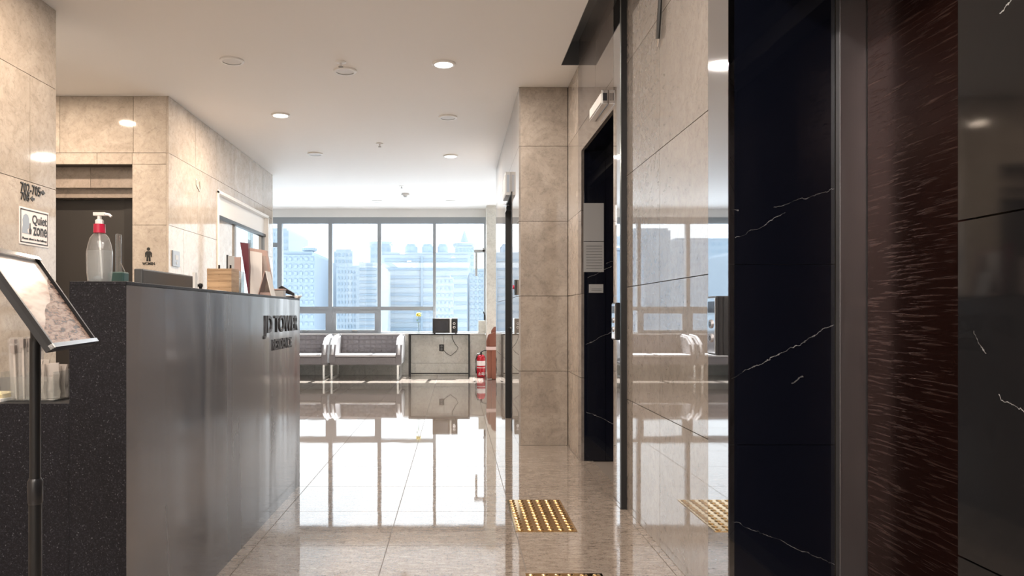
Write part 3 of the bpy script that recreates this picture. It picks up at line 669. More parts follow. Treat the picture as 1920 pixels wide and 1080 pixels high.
# ---- lower desk: organiser with wrapped toothbrushes
ox0, ox1 = PX(30, 2.32), PX(127, 2.32)
og = thing('acrylic_organizer', ((ox0+ox1)/2, 2.30, DZ), 'clear acrylic organiser on the low desk behind the sign stand pole', 'organizer')
og_m = MB().box(ox0, ox1, 2.24, 2.36, DZ, DZ+.004)
for x in (ox0, (ox0+ox1)/2, ox1-.003): og_m.box(x, x+.003, 2.24, 2.36, DZ+.004, DZ+.09)
og_m.box(ox0, ox1, 2.357, 2.36, DZ+.004, DZ+.09).box(ox0, ox1, 2.24, 2.243, DZ+.004, DZ+.075)
og_m.build('case', M['acrylic'], og)
brush0 = None
for k in range(9):
    bx_ = ox0+.008+.0078*k; hz = DZ+.005
    if k == 0:
        t = thing('toothbrush', (bx_, 2.30, hz), '', 'toothbrush', 'wrapped toothbrushes in the left cell')
        MB().box(bx_-.003, bx_+.003, 2.296, 2.303, hz, hz+.155).build('handle', M['brushh'], t, bevel=.0015)
        MB().box(bx_-.006, bx_+.006, 2.288, 2.303, hz+.155, hz+.182).build('bristles', M['bristle'], t)
        MB().box(bx_-.0075, bx_+.0075, 2.284, 2.307, hz+.002, hz+.188).build('wrapper', M['bag'], t)
        brush0 = t; t['label'] = 'wrapped white toothbrush in the left cell of the clear organiser'
    else:
        c = copy_tree(brush0, None, (bx_-brush0.location.x, (-.028, 0, .028)[k % 3], 0)); c['label'] = brush0['label']
        c.rotation_euler = (R.uniform(-.04, .04), -.10+.012*k, R.uniform(-.1, .1)); c.scale.z = R.uniform(.9, 1.02)
for k in range(8):
    px_ = (ox0+ox1)/2+.010+.0085*k; h_ = R.uniform(.095, .115)+(.02 if k < 2 else 0)
    mt = Matrix.Translation((px_, 2.30+R.uniform(-.03, .03), DZ+.005)) @ Matrix.Rotation(R.uniform(-.35, .35), 4, 'Z') @ Matrix.Rotation(R.uniform(-.04, .06), 4, 'Y')
    mb = MB()
    vs = []; n1 = 6
    for j in range(n1+1):
        for s in (-1, 1):
            for q in (-1, 1):
                vs.append(mt @ Vector((s*(.013+.002*math.sin(j*2.1+k)), q*(.003+.0025*math.sin(math.pi*j/n1))+.002*math.sin(j*1.3+k), h_*j/n1)))
    fs = []
    for j in range(n1):
        a = j*4; fs += [(a, a+2, a+6, a+4), (a+1, a+5, a+7, a+3), (a, a+4, a+5, a+1), (a+2, a+3, a+7, a+6)]
    fs += [(0, 1, 3, 2), (n1*4, n1*4+2, n1*4+3, n1*4+1)]
    mb.add(vs, fs)
    tb('wrapped_packet', mb, M['packet'], 'clear wrapped amenity packet standing in the right cell of the organiser', 'packet', 'wrapped packets in the right cell')
tb('yellow_pad', MB().box(PX(-20, 2.30), PX(26, 2.30), 2.24, 2.34, DZ+.009, DZ+.022), M['cream'], 'yellow pad lying on the low desk at the left edge', 'pad', bevel=.002)
tb('paper_pad', MB().box(PX(-25, 2.30), PX(29, 2.30), 2.225, 2.345, DZ, DZ+.009), M['paper'], 'white paper pad under the yellow pad on the low desk', 'pad')

# ---- sign stand in front of the counter
d1 = Vector((-.22, .975, 0)).normalized(); th58 = math.radians(57)
d2 = Vector((math.cos(th58)*d1.y, -math.cos(th58)*d1.x, -math.sin(th58))); nn = d1.cross(d2)
if nn.x < 0: nn = -nn
SD, SWd, SH = 1.36, .315, .225
Lc = P(99, 654, SD)                      # lower near corner
ss = thing('sign_stand', (PX(66, SD+.16), SD+.16, 0), 'black pole sign stand with a tilted framed poster before the counter', 'sign stand')
def SP(u, v, w=0): return Lc + d1*u - d2*v + nn*w
def slab(mb, u0, u1, v0, v1, w0, w1): 
    vs = [SP(u, v, w) for w in (w0, w1) for v in (v0, v1) for u in (u0, u1)]
    return mb.add(vs, [(0, 2, 3, 1), (4, 5, 7, 6), (0, 1, 5, 4), (2, 6, 7, 3), (0, 4, 6, 2), (1, 3, 7, 5)])
fw = .009
slab(MB(), .0, SWd, 0, SH, -.014, -.004).build('back_board', M['blackp'], ss)
pz = MB(); pz.add([SP(fw, fw, -.003), SP(SWd-fw, fw, -.003), SP(SWd-fw, SH-fw, -.003), SP(fw, SH-fw, -.003)], [(0, 1, 2, 3)])
po = pz.build('poster', M['poster'], ss)
uvl = po.data.uv_layers.new(name='UVMap')
for lp in po.data.loops:
    co = po.data.vertices[lp.vertex_index].co + org(ss) - Lc
    uvl.data[lp.index].uv = (co.dot(d1)/SWd, -co.dot(d2)/SH)
tag(po, 'brown and cream printed poster')
slab(MB(), 0, fw, 0, SH, -.004, .004).build('frame_bar', M['blackm'], ss)
slab(MB(), SWd-fw, SWd, 0, SH, -.004, .004).build('frame_bar', M['blackm'], ss)
tag(slab(MB(), 0, SWd, 0, fw, -.004, .006).build('frame_bar', M['chrome'], ss), 'silver lower frame bar')
tag(slab(MB(), 0, SWd, SH-fw, SH, -.004, .006).build('frame_bar', M['chrome'], ss), 'silver upper frame bar')
pxx, pyy = ss.location.x, ss.location.y
zb_ = 1.02
MB().cyl((pxx, pyy, .70), (pxx, pyy, zb_), .0105, None, 20).build('upper_pole', M['blackm'], ss, True)
MB().cyl((pxx, pyy, .012), (pxx, pyy, .72), .0125, None, 20).build('lower_pole', M['blackm'], ss, True)
zc0, zc1 = PZ(945, pyy), PZ(897, pyy)
MB().lathe((pxx, pyy, zc0), [(.0125, 0), (.0145, .004), (.0145, zc1-zc0-.006), (.0115, zc1-zc0)], 20).build('collar', M['blackp'], ss, True)
MB().cyl((pxx, pyy, zb_-.01), tuple(SP(SWd/2, SH/2, -.02)), .009).cyl(tuple(SP(SWd/2, SH/2, -.02)), tuple(SP(SWd/2, SH/2, -.012)), .03).build('bracket', M['blackm'], ss, True)
MB().lathe((pxx, pyy, 0), [(.15, 0), (.15, .006), (.14, .012), (.02, .016)], 36).build('base', M['blackm'], ss, True)

# ================================================================== signs on the left
def wdx(x): return DX(x, XL)
ws = thing('room_number_sign', (XL, wdx(60), 1.7), 'black room numbers with arrows lettered on the left stone wall', 'sign')
def sized(s, x0, x1, yb, yt, parent, mat, face='+X', name='lettering', d_=None):
    if face == '+X':
        da, db = wdx(x0), wdx(x1); dm_ = (da+db)/2; z0, z1 = PZ(yb, dm_), PZ(yt, dm_)
        o = text(name, s, .1, .002, mat, (XL+.003, da, z0), '+X', parent, 1., .0)
        ys = [v.co.y for v in o.data.vertices]; zs_ = [v.co.z for v in o.data.vertices]
        for v in o.data.vertices:
            v.co.y = (v.co.y-min(ys))*(db-da)/(max(ys)-min(ys)); v.co.z = (v.co.z-min(zs_))*(z1-z0)/(max(zs_)-min(zs_))
    return o
def arrow(x0, x1, yc, right, parent):
    da, db = wdx(x0), wdx(x1); dm_ = (da+db)/2; z = PZ(yc, dm_); h = .016; m = MB()
    if not right: da, db = db, da
    k = da+(db-da)*.45
    p = [(da, z-h*.4), (k, z-h*.4), (k, z-h), (db, z), (k, z+h), (k, z+h*.4), (da, z+h*.4)]
    MB().prism([(XL+.001, a, b) for a, b in p], (.003, 0, 0)).build('arrow', M['ink'], parent)
sized('702-705', 38, 75, 364, 346, ws, M['ink']); arrow(76, 84, 361.5, True, ws)
sized('708', 38, 54, 376, 361, ws, M['ink']); arrow(56, 64, 372.5, False, ws)
qa, qb = wdx(35), wdx(90); qz0, qz1 = PZ(461, (qa+qb)/2), PZ(393, (qa+qb)/2)
qs = thing('quiet_zone_sign', (XL, (qa+qb)/2, qz0), 'white quiet zone plate with a hushing head on the left stone wall', 'sign')
MB().box(XL+.0, XL+.004, qa, qb, qz0, qz1).build('plate', M['cream'] if False else M['label'], qs)
fb = .006; e_ = .010
MB().box(XL+.004, XL+.0055, qa+e_, qb-e_, qz0+e_, qz0+e_+fb).box(XL+.004, XL+.0055, qa+e_, qb-e_, qz1-e_-fb, qz1-e_).box(XL+.004, XL+.0055, qa+e_, qa+e_+fb*.9, qz0+e_, qz1-e_).box(XL+.004, XL+.0055, qb-e_-fb*.9, qb-e_, qz0+e_, qz1-e_).build('border', M['ink'], qs)
def qt(s, u0, u1, v0, v1, mat):
    o = text('lettering', s, .1, .0008, mat, (XL+.005, qa+(qb-qa)*u0, qz0+(qz1-qz0)*v0), '+X', qs, 1., .002)
    ys = [v.co.y for v in o.data.vertices]; zz = [v.co.z for v in o.data.vertices]
    for v in o.data.vertices:
        v.co.y = (v.co.y-min(ys))*(qb-qa)*(u1-u0)/(max(ys)-min(ys)); v.co.z = (v.co.z-min(zz))*(qz1-qz0)*(v1-v0)/(max(zz)-min(zz))
qt('Quiet', .42, .93, .55, .85, M['ink']); qt('zone', .45, .93, .28, .52, M['ink']); qt('Please silent in the hallway', .09, .93, .12, .2, M['ink'])
SQ = .86
hd = [(.10, .30), (.10, .42), (.13, .52), (.12, .66), (.16, .78), (.24, .83), (.32, .80), (.36, .70), (.36, .62), (.39, .56), (.36, .53), (.36, .47), (.33, .43), (.30, .42), (.31, .34), (.38, .30)]
MB().prism([(XL+.004, qa+(qb-qa)*u*SQ, qz0+(qz1-qz0)*v) for u, v in hd], (.0015, 0, 0)).build('head_silhouette', M['bluegrey'], qs)
MB().prism([(XL+.006, qa+(qb-qa)*u*SQ, qz0+(qz1-qz0)*v) for u, v in [(.37, .30), (.44, .30), (.45, .42), (.41, .46), (.405, .60), (.385, .60), (.38, .46), (.36, .42)]], (.001, 0, 0)).build('finger_silhouette', M['ink'], qs)
# women sign
sx_, sz_ = PX(278.5, DL1), PZ(489, DL1); s = DL1/F
wm = thing('women_sign', (sx_, DL1, PZ(497, DL1)), 'small black woman figure with lettering below, on the restroom stone wall', 'sign')
fg = MB(); y_ = DL1-.003
fg.cyl((sx_, y_, PZ(467, DL1)), (sx_, y_+.003, PZ(467, DL1)), 3.2*s, None, 16)
pts = [(-3, 471), (3, 471), (6.5, 474), (6, 482), (4.5, 482), (4, 476), (3.4, 479), (4, 490), (.5, 490), (.5, 483), (-.5, 483), (-.5, 490), (-4, 490), (-3.4, 479), (-4, 476), (-4.5, 482), (-6, 482), (-6.5, 474)]
fg.prism([(sx_+a*s, y_, PZ(b, DL1)) for a, b in pts], (0, .003, 0)).build('figure', M['ink'], wm)
o = text('lettering', 'WOMEN', .1, .0015, M['ink'], (PX(267, DL1), DL1-.002, PZ(497, DL1)), '-Y', wm, 1., .002)
xs_ = [v.co.x for v in o.data.vertices]; zz = [v.co.z for v in o.data.vertices]
for v in o.data.vertices:
    v.co.x = (v.co.x-min(xs_))*23*s/(max(xs_)-min(xs_)); v.co.z = (v.co.z-min(zz))*5.5*s/(max(zz)-min(zz))
# plate and shield relief, added for a ghost reflection, on the far left wall
pa, pb = wdx(322), wdx(335)
pl = thing('wall_plate', (XL, (pa+pb)/2, PZ(499, pa)), 'small blue-grey plate on the left wall round the corner from the women sign', 'wall plate')
MB().box(XL, XL+.012, pa, pb, PZ(499, pa), PZ(469, pa)).build('plate', M['bluegrey'], pl, bevel=.002)
MB().box(XL+.012, XL+.014, pa+.05, pb-.04, PZ(486, pa), PZ(477, pa)).cyl((XL+.012, (pa+pb)/2, PZ(492, pa)), (XL+.015, (pa+pb)/2, PZ(492, pa)), .012).build('raised_mark', M['greyl'], pl)
ea, eb = wdx(367), wdx(380); ez = lambda y: PZ(y, (ea+eb)/2)
em = thing('reflection_relief', (XL, (ea+eb)/2, ez(360)), 'faint shield relief standing in for a reflection high on the left stone wall', 'relief')
MB().prism([(XL, ea, ez(338)), (XL, (ea+eb)/2, ez(333)), (XL, eb, ez(338)), (XL, eb, ez(348)), (XL, (ea+eb)/2, ez(360)), (XL, ea, ez(350))], (.006, 0, 0)).build('reflection_shield', M['stone'], em, bevel=.002)
MB().prism([(XL+.008, ea+.08, ez(341)), (XL+.008, eb-.08, ez(341)), (XL+.008, (ea+eb)/2, ez(355))], (.004, 0, 0)).build('inner_mark', M['stone'], em)

# ================================================================== right wall fittings
def call_panel(X, d0, w, label):
    t = thing('call_panel', (X, d0+w/2, .925), label, 'call panel', 'elevator call panels')
    p = .028
    MB().box(X-p+.003, X, d0, d0+w, .925, 1.134).build('housing', M['blackp'], t, bevel=.004)
    MB().box(X-p, X-p+.003, d0+.006, d0+w-.006, .932, 1.127).build('face_plate', M['chrome'], t, bevel=.001)
    MB().box(X-p-.001, X-p+.001, d0+.014, d0+w-.014, 1.075, 1.115).build('display', M['micro'], t)
    for z in (1.035, .985):
        b = MB().cyl((X-p, d0+w/2, z), (X-p-.005, d0+w/2, z), .016, .015, 20).build('button', M['steel'], t, True)
        MB().cyl((X-p-.005, d0+w/2, z), (X-p-.006, d0+w/2, z), .009, None, 16).build('button_cap', M['micro'], b)
call_panel(XN, 2.575, .09, 'black and chrome elevator call panel on the steel strip, the near large one')
call_panel(XE, 4.10, .09, 'elevator call panel seen edge-on beside the farther elevator opening')
ll = thing('hall_lantern', (XE, 4.61, 2.33), 'chrome box-shaped hall lantern above the farther elevator opening', 'lantern')
MB().box(XE-.040, XE, 4.41, 4.82, 2.33, 2.415).build('housing', M['chrome'], ll, bevel=.004)
MB().box(XE-.042, XE-.040, 4.43, 4.80, 2.345, 2.40).build('face', M['whitep'], ll)
MB().box(XE-.032, XE-.008, 4.407, 4.41, 2.35, 2.395).build('end_cap', M['micro'], ll)
cb = thing('dark_stroke', (XN-.01, 3.34, 2.32), 'thin black stroke on the polished stone wall at the top of view', 'stroke')  # unidentified dark stroke, modelled as a thin tube
MB().tube([(XN-.012, 3.28, ZC), (XN-.012, 3.30, 2.66), (XN-.012, 3.34, 2.45), (XN-.012, 3.37, 2.33)], .010, 8).build('stroke', M['ink'], cb, True)
MB().cyl((XN-.008, 3.37, 2.335), (XN-.008, 3.385, 2.30), .007, .004, 8).build('stroke_tip', M['chrome'], cb, True)
# added pale sheets standing in for reflections in the dark jamb of the farther lift
def reflection(x0, x1, y0, y1, label, lines):
    D = o21-.0; t = thing('reflection_sheet', (PX((x0+x1)/2, D), D, PZ(y1, D)), label, 'reflection', 'reflection stand-ins on the dark jamb')
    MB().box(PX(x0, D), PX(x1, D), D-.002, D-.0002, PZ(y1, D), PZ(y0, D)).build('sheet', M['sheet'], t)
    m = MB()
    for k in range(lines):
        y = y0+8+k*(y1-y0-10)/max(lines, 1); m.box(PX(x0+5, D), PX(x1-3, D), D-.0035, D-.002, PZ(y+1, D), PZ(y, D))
    if lines: m.build('reflection_lines', M['grey'], t)
reflection(1094, 1132, 381, 452, 'blank pale sheet standing in for a reflection in the dark jamb, the uppermost', 0)
reflection(1094, 1132, 453, 510, 'pale sheet with ruled lines standing in for a reflection in the dark jamb, the middle one', 9)
reflection(1104, 1131, 533, 549, 'smallest pale sheet standing in for a reflection in the dark jamb, the lowest', 2)
# exit light and switch on the wall behind the pillar
ex = thing('exit_light', (XP-.03, 7.1, 2.19), 'pale grey box light mounted above the black service door', 'light')
MB().box(XP-.048, XP, 6.92, 7.28, PZ(366, 6.92), PZ(322, 6.92)).build('housing', M['greyl'], ex, bevel=.004)
MB().box(XP-.050, XP-.048, 6.94, 7.26, PZ(361, 6.92), PZ(327, 6.92)).build('face', M['whitep'], ex)
MB().box(XP-.036, XP-.012, 6.915, 6.92, PZ(360, 6.92), PZ(328, 6.92)).build('end_cap', M['bluegrey'], ex)
sw = thing('alarm_switch', (XP, 6.28, 1.23), 'small dark alarm switch with a red knob on the wall edge behind the pillar', 'switch')
MB().box(XP-.018, XP, 6.22, 6.32, PZ(553, 6.25), PZ(525, 6.25)).build('switch_box', M['blackp'], sw, bevel=.003)
MB().cyl((XP-.018, 6.27, 1.30), (XP-.03, 6.27, 1.30), .016).build('red_knob', M['red'], sw, True)

# ================================================================== tactile paving
def tactile(x0, x1, y0, y1, nx, ny, label):
    t = thing('tactile_paving', ((x0+x1)/2, (y0+y1)/2, 0), label, 'tactile paving', 'brass tactile paving')
    ym = (y0+y1)/2
    MB().box(x0, x1, y0, ym-.001, 0, .003).build('plate', M['brass'], t); MB().box(x0, x1, ym+.001, y1, 0, .003).build('plate', M['brass'], t)
    me = None
    for i in range(nx):
        for j in range(ny):
            X = x0+(x1-x0)*(i+.5)/nx; Y = y0+(y1-y0)*(j+.5)/ny
            if me is None:
                ob = MB().lathe((X, Y, .003), [(.0165, 0), (.0155, .002), (.011, .0045), (.0, .005)], 14).build('stud', M['braid'], t, True); me = ob; base = (X, Y)
            else:
                c = me.copy(); COL.objects.link(c); c.parent = t; c.location = (X-base[0], Y-base[1], 0)
tactile(.293, .597, 3.617, 4.233, 6, 12, 'brass studded tactile paving plate on the floor beside the polished wall')
tactile(.285, .60, 2.42, 3.030, 6, 12, 'brass tactile plate at the bottom edge, only its far row of studs in view')

# ================================================================== lounge by the windows
def sofa(x0, x1, label):
    t = thing('sofa', ((x0+x1)/2, 12.45, 0), label, 'sofa', 'grey quilted sofas under the window')
    yf, yb = 12.05, 12.85; zt_, zb0, zs0 = .71, .235, .37; aw = .10
    MB().box(x0, x1, yf+.02, yb, zb0, zs0).build('seat_base', M['fabric'], t, bevel=.03, seg=3)
    MB().box(x0+aw, x1-aw, yf-.01, yb-.16, zs0, zs0+.035).build('seat_cushion', M['sofawhite'], t, bevel=.015, seg=3)
    MB().box(x0, x1, yb-.10, yb, zb0+.05, zt_-.02).build('back_frame', M['fabric'], t, bevel=.02, seg=2)
    for a in (x0, x1-aw):
        am = MB().prism([(a, yf, zb0+.03), (a, yf, zs0+.04), (a, yf+.10, zt_-.14), (a, yf+.3, zt_-.03), (a, yb, zt_), (a, yb, zb0+.03)], (aw, 0, 0)).build('arm', M['fabric'], t, bevel=.015)
        MB().tube([(a+aw/2, yf+.0, zs0+.03), (a+aw/2, yf+.095, zt_-.135), (a+aw/2, yf+.3, zt_-.022), (a+aw/2, yb-.02, zt_+.006)], .022, 8).build('arm_piping', M['sofawhite'], t, True)
    # quilted back: puffed cells
    cx, cz = 10, 4; X0, X1, Z0, Z1 = x0+aw, x1-aw, zs0+.03, zt_
    n = 5; vs = []; nx, nz = cx*n+1, cz*n+1
    for j in range(nz):
        for i in range(nx):
            u, v = i/n, j/n; pu = abs(math.sin(math.pi*u)); pv = abs(math.sin(math.pi*v)); p = (pu*pv)**.45
            z = Z0+(Z1-Z0)*j/(nz-1)
            vs.append((X0+(X1-X0)*i/(nx-1), yb-.20-.022*p+.08*(z-Z0)/(Z1-Z0), z))
    bk = [(x, yb-.09, z) for (x, y, z) in vs]
    fs = [(j*nx+i, j*nx+i+1, (j+1)*nx+i+1, (j+1)*nx+i) for j in range(nz-1) for i in range(nx-1)]
    N = nx*nz; edge = [i for i in range(nx)]+[j*nx+nx-1 for j in range(1, nz)]+[(nz-1)*nx+i for i in range(nx-2, -1, -1)]+[j*nx for j in range(nz-2, 0, -1)]
    k2 = len(edge); m = MB(); m.add(vs+[bk[i] for i in edge], fs+[(edge[i], edge[(i+1) % k2], N+(i+1) % k2, N+i) for i in range(k2)]+[tuple(N+i for i in range(k2))])
    m.build('back_cushion', M['fabric'], t, True)
    MB().tube([(X0, yb-.12, zt_+.008), (X1, yb-.12, zt_+.008)], .012, 8).build('back_piping', M['sofawhite'], t, True)
    for a in (x0+.02, x1-.08):
        lo = MB().box(a, a+.03, yf+.03, yf+.06, 0, zb0).box(a, a+.03, yb-.12, yb-.09, 0, zb0).box(a, a+.03, yf+.06, yb-.12, 0, .03).box(a-.0, a+.03, yf+.06, yb-.12, zb0-.03, zb0+.01)
        lo.build('leg_frame', M['loop'], t)
    return t
sA = sofa(PX(617, 12.05), PX(753, 12.05), 'grey quilted two-seat sofa with white loop legs, wholly in view under the window')
off = PX(617, 12.05)-PX(753, 12.05)-.03
sB = copy_tree(sA, None, (off, 0, 0)); sB['label'] = 'grey quilted sofa partly hidden by the counter, left of the other one'
sC = copy_tree(sA, None, (2*off, 0, 0)); sC['label'] = 'grey quilted sofa hidden behind the counter, at the left end of the row'

DT = 12.58
tx0, tx1, tz = PX(766, DT), PX(881, DT), PZ(626, DT)
ct = thing('console_table', ((tx0+tx1)/2, DT+.15, 0), 'thin black steel console table under the window with a microwave on it', 'table')
MB().box(tx0, tx1, DT, DT+.30, tz-.022, tz).build('table_top', M['blackm'], ct)
for a in (tx0, tx1-.022):
    for b in (DT, DT+.278):
        MB().box(a, a+.022, b, b+.022, 0, tz-.022).build('leg', M['blackm'], ct)
for b in (DT, ):
    MB().box(tx0+.022, tx1-.022, b, b+.02, .045, .065).build('stretcher', M['blackm'], ct)
mx0, mx1, my, mz1 = PX(811, DT), PX(858, DT), DT+.02, PZ(597, DT)
mw_ = thing('microwave', ((mx0+mx1)/2, my+.12, tz), 'black and white microwave oven on the console table', 'microwave')
MB().box(mx0, mx1, my+.012, my+.28, tz+.012, mz1).build('housing', M['whitep'], mw_, bevel=.004)
xm = PX(843, DT)
MB().box(mx0, xm, my, my+.012, tz+.012, mz1).build('door', M['blackp'], mw_, bevel=.003)
MB().box(mx0+.035, xm-.03, my-.002, my, tz+.045, mz1-.035).build('door_window', M['micro'], mw_)
MB().box(xm+.004, xm+.03, my-.006, my+.012, tz+.016, mz1-.004).build('door_handle', M['loop'], mw_, bevel=.003)
MB().box(xm+.034, mx1, my, my+.012, tz+.012, mz1).build('control_panel', M['blackp'], mw_)
for z in (.62, .38):
    k_ = MB().cyl((xm+.078, my, tz+.012+(mz1-tz)*z), (xm+.078, my-.012, tz+.012+(mz1-tz)*z), .022, .021, 20).build('dial', M['chrome'], mw_, True)
    MB().cyl((xm+.078, my-.012, tz+.012+(mz1-tz)*z), (xm+.078, my-.016, tz+.012+(mz1-tz)*z), .014, None, 16).build('dial_cap', M['blackp'], k_)
for x in (mx0+.03, mx1-.03): MB().cyl((x, my+.04, tz), (x, my+.04, tz+.013), .012).cyl((x, my+.24, tz), (x, my+.24, tz+.013), .012).build('foot', M['blackp'], mw_)
vx = PX(785, DT+.1)
vs_ = thing('flower_vase', (vx, DT+.1, tz), 'slim clear vase with a yellow flower on the console table', 'vase')
MB().lathe((vx, DT+.1, tz), [(.028, 0), (.032, .01), (.022, .07), (.014, .15), (.018, .19)], 20).build('vase_body', M['acrylic'], vs_, True)
MB().tube([(vx, DT+.1, tz+.01), (vx+.004, DT+.1, tz+.2), (vx-.004, DT+.1, tz+.31)], .003, 6).tube([(vx, DT+.1, tz+.15), (vx-.03, DT+.1, tz+.22)], .002, 6).build('stem', M['green'], vs_)
for k in range(14):
    a = k*2.399; r = .012+.022*(k/14)
    c = Vector((vx-.004+r*math.cos(a), DT+.1+r*math.sin(a)*.8, tz+.33+.022*math.cos(k*1.7)))
    MB().lathe(c, [(.002, -.012), (.014, -.008), (.017, .002), (.011, .012), (.002, .016)], 8).build('petal', M['yellow'], vs_, True)
MB().prism([(vx-.04, DT+.1, tz+.23), (vx-.025, DT+.1, tz+.25), (vx-.012, DT+.1, tz+.235), (vx-.024, DT+.1, tz+.22)], (0, .003, 0)).build('leaf', M['green'], vs_)
oxx, ozz = PX(828, DB), PZ(652, DB)
ou = thing('wall_outlet', (oxx, DB-.01, ozz-.06), 'black wall outlet on the stone wall under the console table', 'outlet')
MB().box(oxx-.042, oxx+.042, DB-.012, DB-.0005, ozz-.058, ozz+.058).build('cover_plate', M['blackp'], ou, bevel=.003)
MB().cyl((oxx, DB-.012, ozz-.025), (oxx, DB-.014, ozz-.025), .02).cyl((oxx, DB-.012, ozz+.025), (oxx, DB-.014, ozz+.025), .02).build('socket', M['grey'], ou)
tb('power_cord', MB().tube([P(848, 627, 12.93), P(848, 634, 12.91), P(852, 643, 12.9), P(859, 652, 12.9), P(855, 659, 12.9), P(845, 667, 12.9), P(838, 663, 12.9), P(830, 655, 12.92)], .005, 6), M['blackm'], 'dark power cord hanging from the microwave to the black outlet', 'cord', smooth=True)
# fire extinguisher
DXx = 12.55; fx = PX(902, DXx); sc_ = DXx/F
fe = thing('fire_extinguisher', (fx, DXx, 0), 'red fire extinguisher on the floor right of the console table', 'fire extinguisher')
ztop = PZ(665, DXx)
MB().lathe((fx, DXx, 0.004), [(.070, 0), (.074, .008), (.074, ztop-.07), (.066, ztop-.035), (.045, ztop-.012), (.018, ztop-.004)], 28).build('cylinder', M['exred'], fe, True)
MB().cyl((fx, DXx, ztop-.01), (fx, DXx, ztop+.035), .016).box(fx-.012, fx+.012, DXx-.03, DXx+.03, ztop+.03, ztop+.05).build('valve', M['blackm'], fe)
MB().tube([(fx, DXx, ztop+.045), (fx+.05, DXx-.01, ztop+.07), (fx+.09, DXx-.01, ztop+.075)], .008, 8).build('lever', M['blackp'], fe, True)
MB().tube([(fx-.01, DXx, ztop+.02), (fx-.06, DXx-.01, ztop+.01), (fx-.088, DXx-.01, ztop-.08), (fx-.088, DXx-.01, .14), (fx-.082, DXx-.01, .06)], .010, 8).build('hose', M['blackp'], fe, True)
def wrap(z0, z1, r, m, nm):
    n = 16; vs = []
    for z in (z0, z1):
        for i in range(n+1):
            a = math.radians(200+140*i/n); vs.append((fx+r*math.cos(a), DXx+r*math.sin(a), z))
    for z in (z0, z1):
        for i in range(n+1):
            a = math.radians(200+140*i/n); vs.append((fx+(r-.002)*math.cos(a), DXx+(r-.002)*math.sin(a), z))
    q = n+1; fs = [(i, i+1, q+i+1, q+i) for i in range(n)]+[(2*q+i, 3*q+i, 3*q+i+1, 2*q+i+1) for i in range(n)]
    MB().add(vs, fs).build(nm, m, fe, True)
wrap(.195, .275, .0762, M['label'], 'label')
wrap(.155, .165, .0762, M['label'], 'label_line')
o = text('lettering', '소화기', .06, .001, M['label'], (fx-.055, DXx-.078, .035), '-Y', fe, 1., .001)
# brown bundle of cushions leaning at the column
DBn = 12.1
bn = thing('leather_bundle', (PX(922, DBn), DBn, 0), 'bundle of brown leather mats tied with a pale strap, standing at the wall end', 'bundle')
def pp(pts, D, dep): return MB().prism([P(x, y, D) for x, y in pts], (0, dep, 0))
zf = 589+F*H/DBn
pp([(914, zf-1), (912, 640), (915, 628), (927, 624), (931, 640), (932, zf-3)], DBn, .10).build('mat', M['leather'], bn, bevel=.01)
pp([(921, 620), (926, 613), (936, 612), (944, zf), (922, zf)], DBn-.02, .09).build('mat', M['leather'], bn, bevel=.01)
pp([(916, 627), (928, 622), (934, 650), (918, 652)], DBn-.04, .03).build('mat_fold', M['leather'], bn, bevel=.008)
MB().box(PX(911.5, DBn), PX(946, DBn), DBn-.05, DBn+.12, PZ(656, DBn), PZ(650, DBn)).build('strap', M['strap'], bn, bevel=.003)
# beige panel at the window corner and window arm
bp_ = thing('wall_panel_box', (PX(904, 12.85), 12.85, tz), 'pale beige upright board at the right window corner on the sill', 'board')
MB().box(PX(897, 12.90), PX(911, 12.90), 12.89, 12.915, .756, PZ(601, 12.90)).build('board', M['cream'] if False else M['stone_b'], bp_, bevel=.003)
MB().box(PX(896, 12.90), PX(912, 12.90), 12.88, 12.918, zs+.02, .756).build('board_foot', M['stone_b'], bp_)
wa = thing('wall_bracket', (PX(893, 12.92), 12.92, PZ(518, 12.92)), 'pale L-shaped bracket arm before the right window pane', 'bracket')
MB().box(PX(889, 12.92), PX(909.5, 12.92), 12.90, 12.93, PZ(474, 12.92), PZ(468, 12.92)).build('arm', M['greyl'], wa, bevel=.004)
MB().box(PX(891, 12.92), PX(895, 12.92), 12.90, 12.93, PZ(518, 12.92), PZ(474, 12.92)).build('drop', M['greyl'], wa, bevel=.004)
MB().box(PX(905, 12.92), PX(911, 12.92), 12.90, 12.96, PZ(472, 12.92), PZ(465, 12.92)).build('mount', M['greyl'], wa)
lt_ = thing('window_latch', (PX(908, 12.93), 12.93, PZ(605, 12.93)), 'small black latch on the right edge of the window', 'latch')
MB().box(PX(907, 12.93), PX(910, 12.93), 12.92, 12.95, PZ(600, 12.93), PZ(590, 12.93)).build('latch', M['blackp'], lt_)
MB().tube([P(908, 590, 12.93), P(906, 584, 12.92)], .008, 6).build('latch_lever', M['blackp'], lt_)

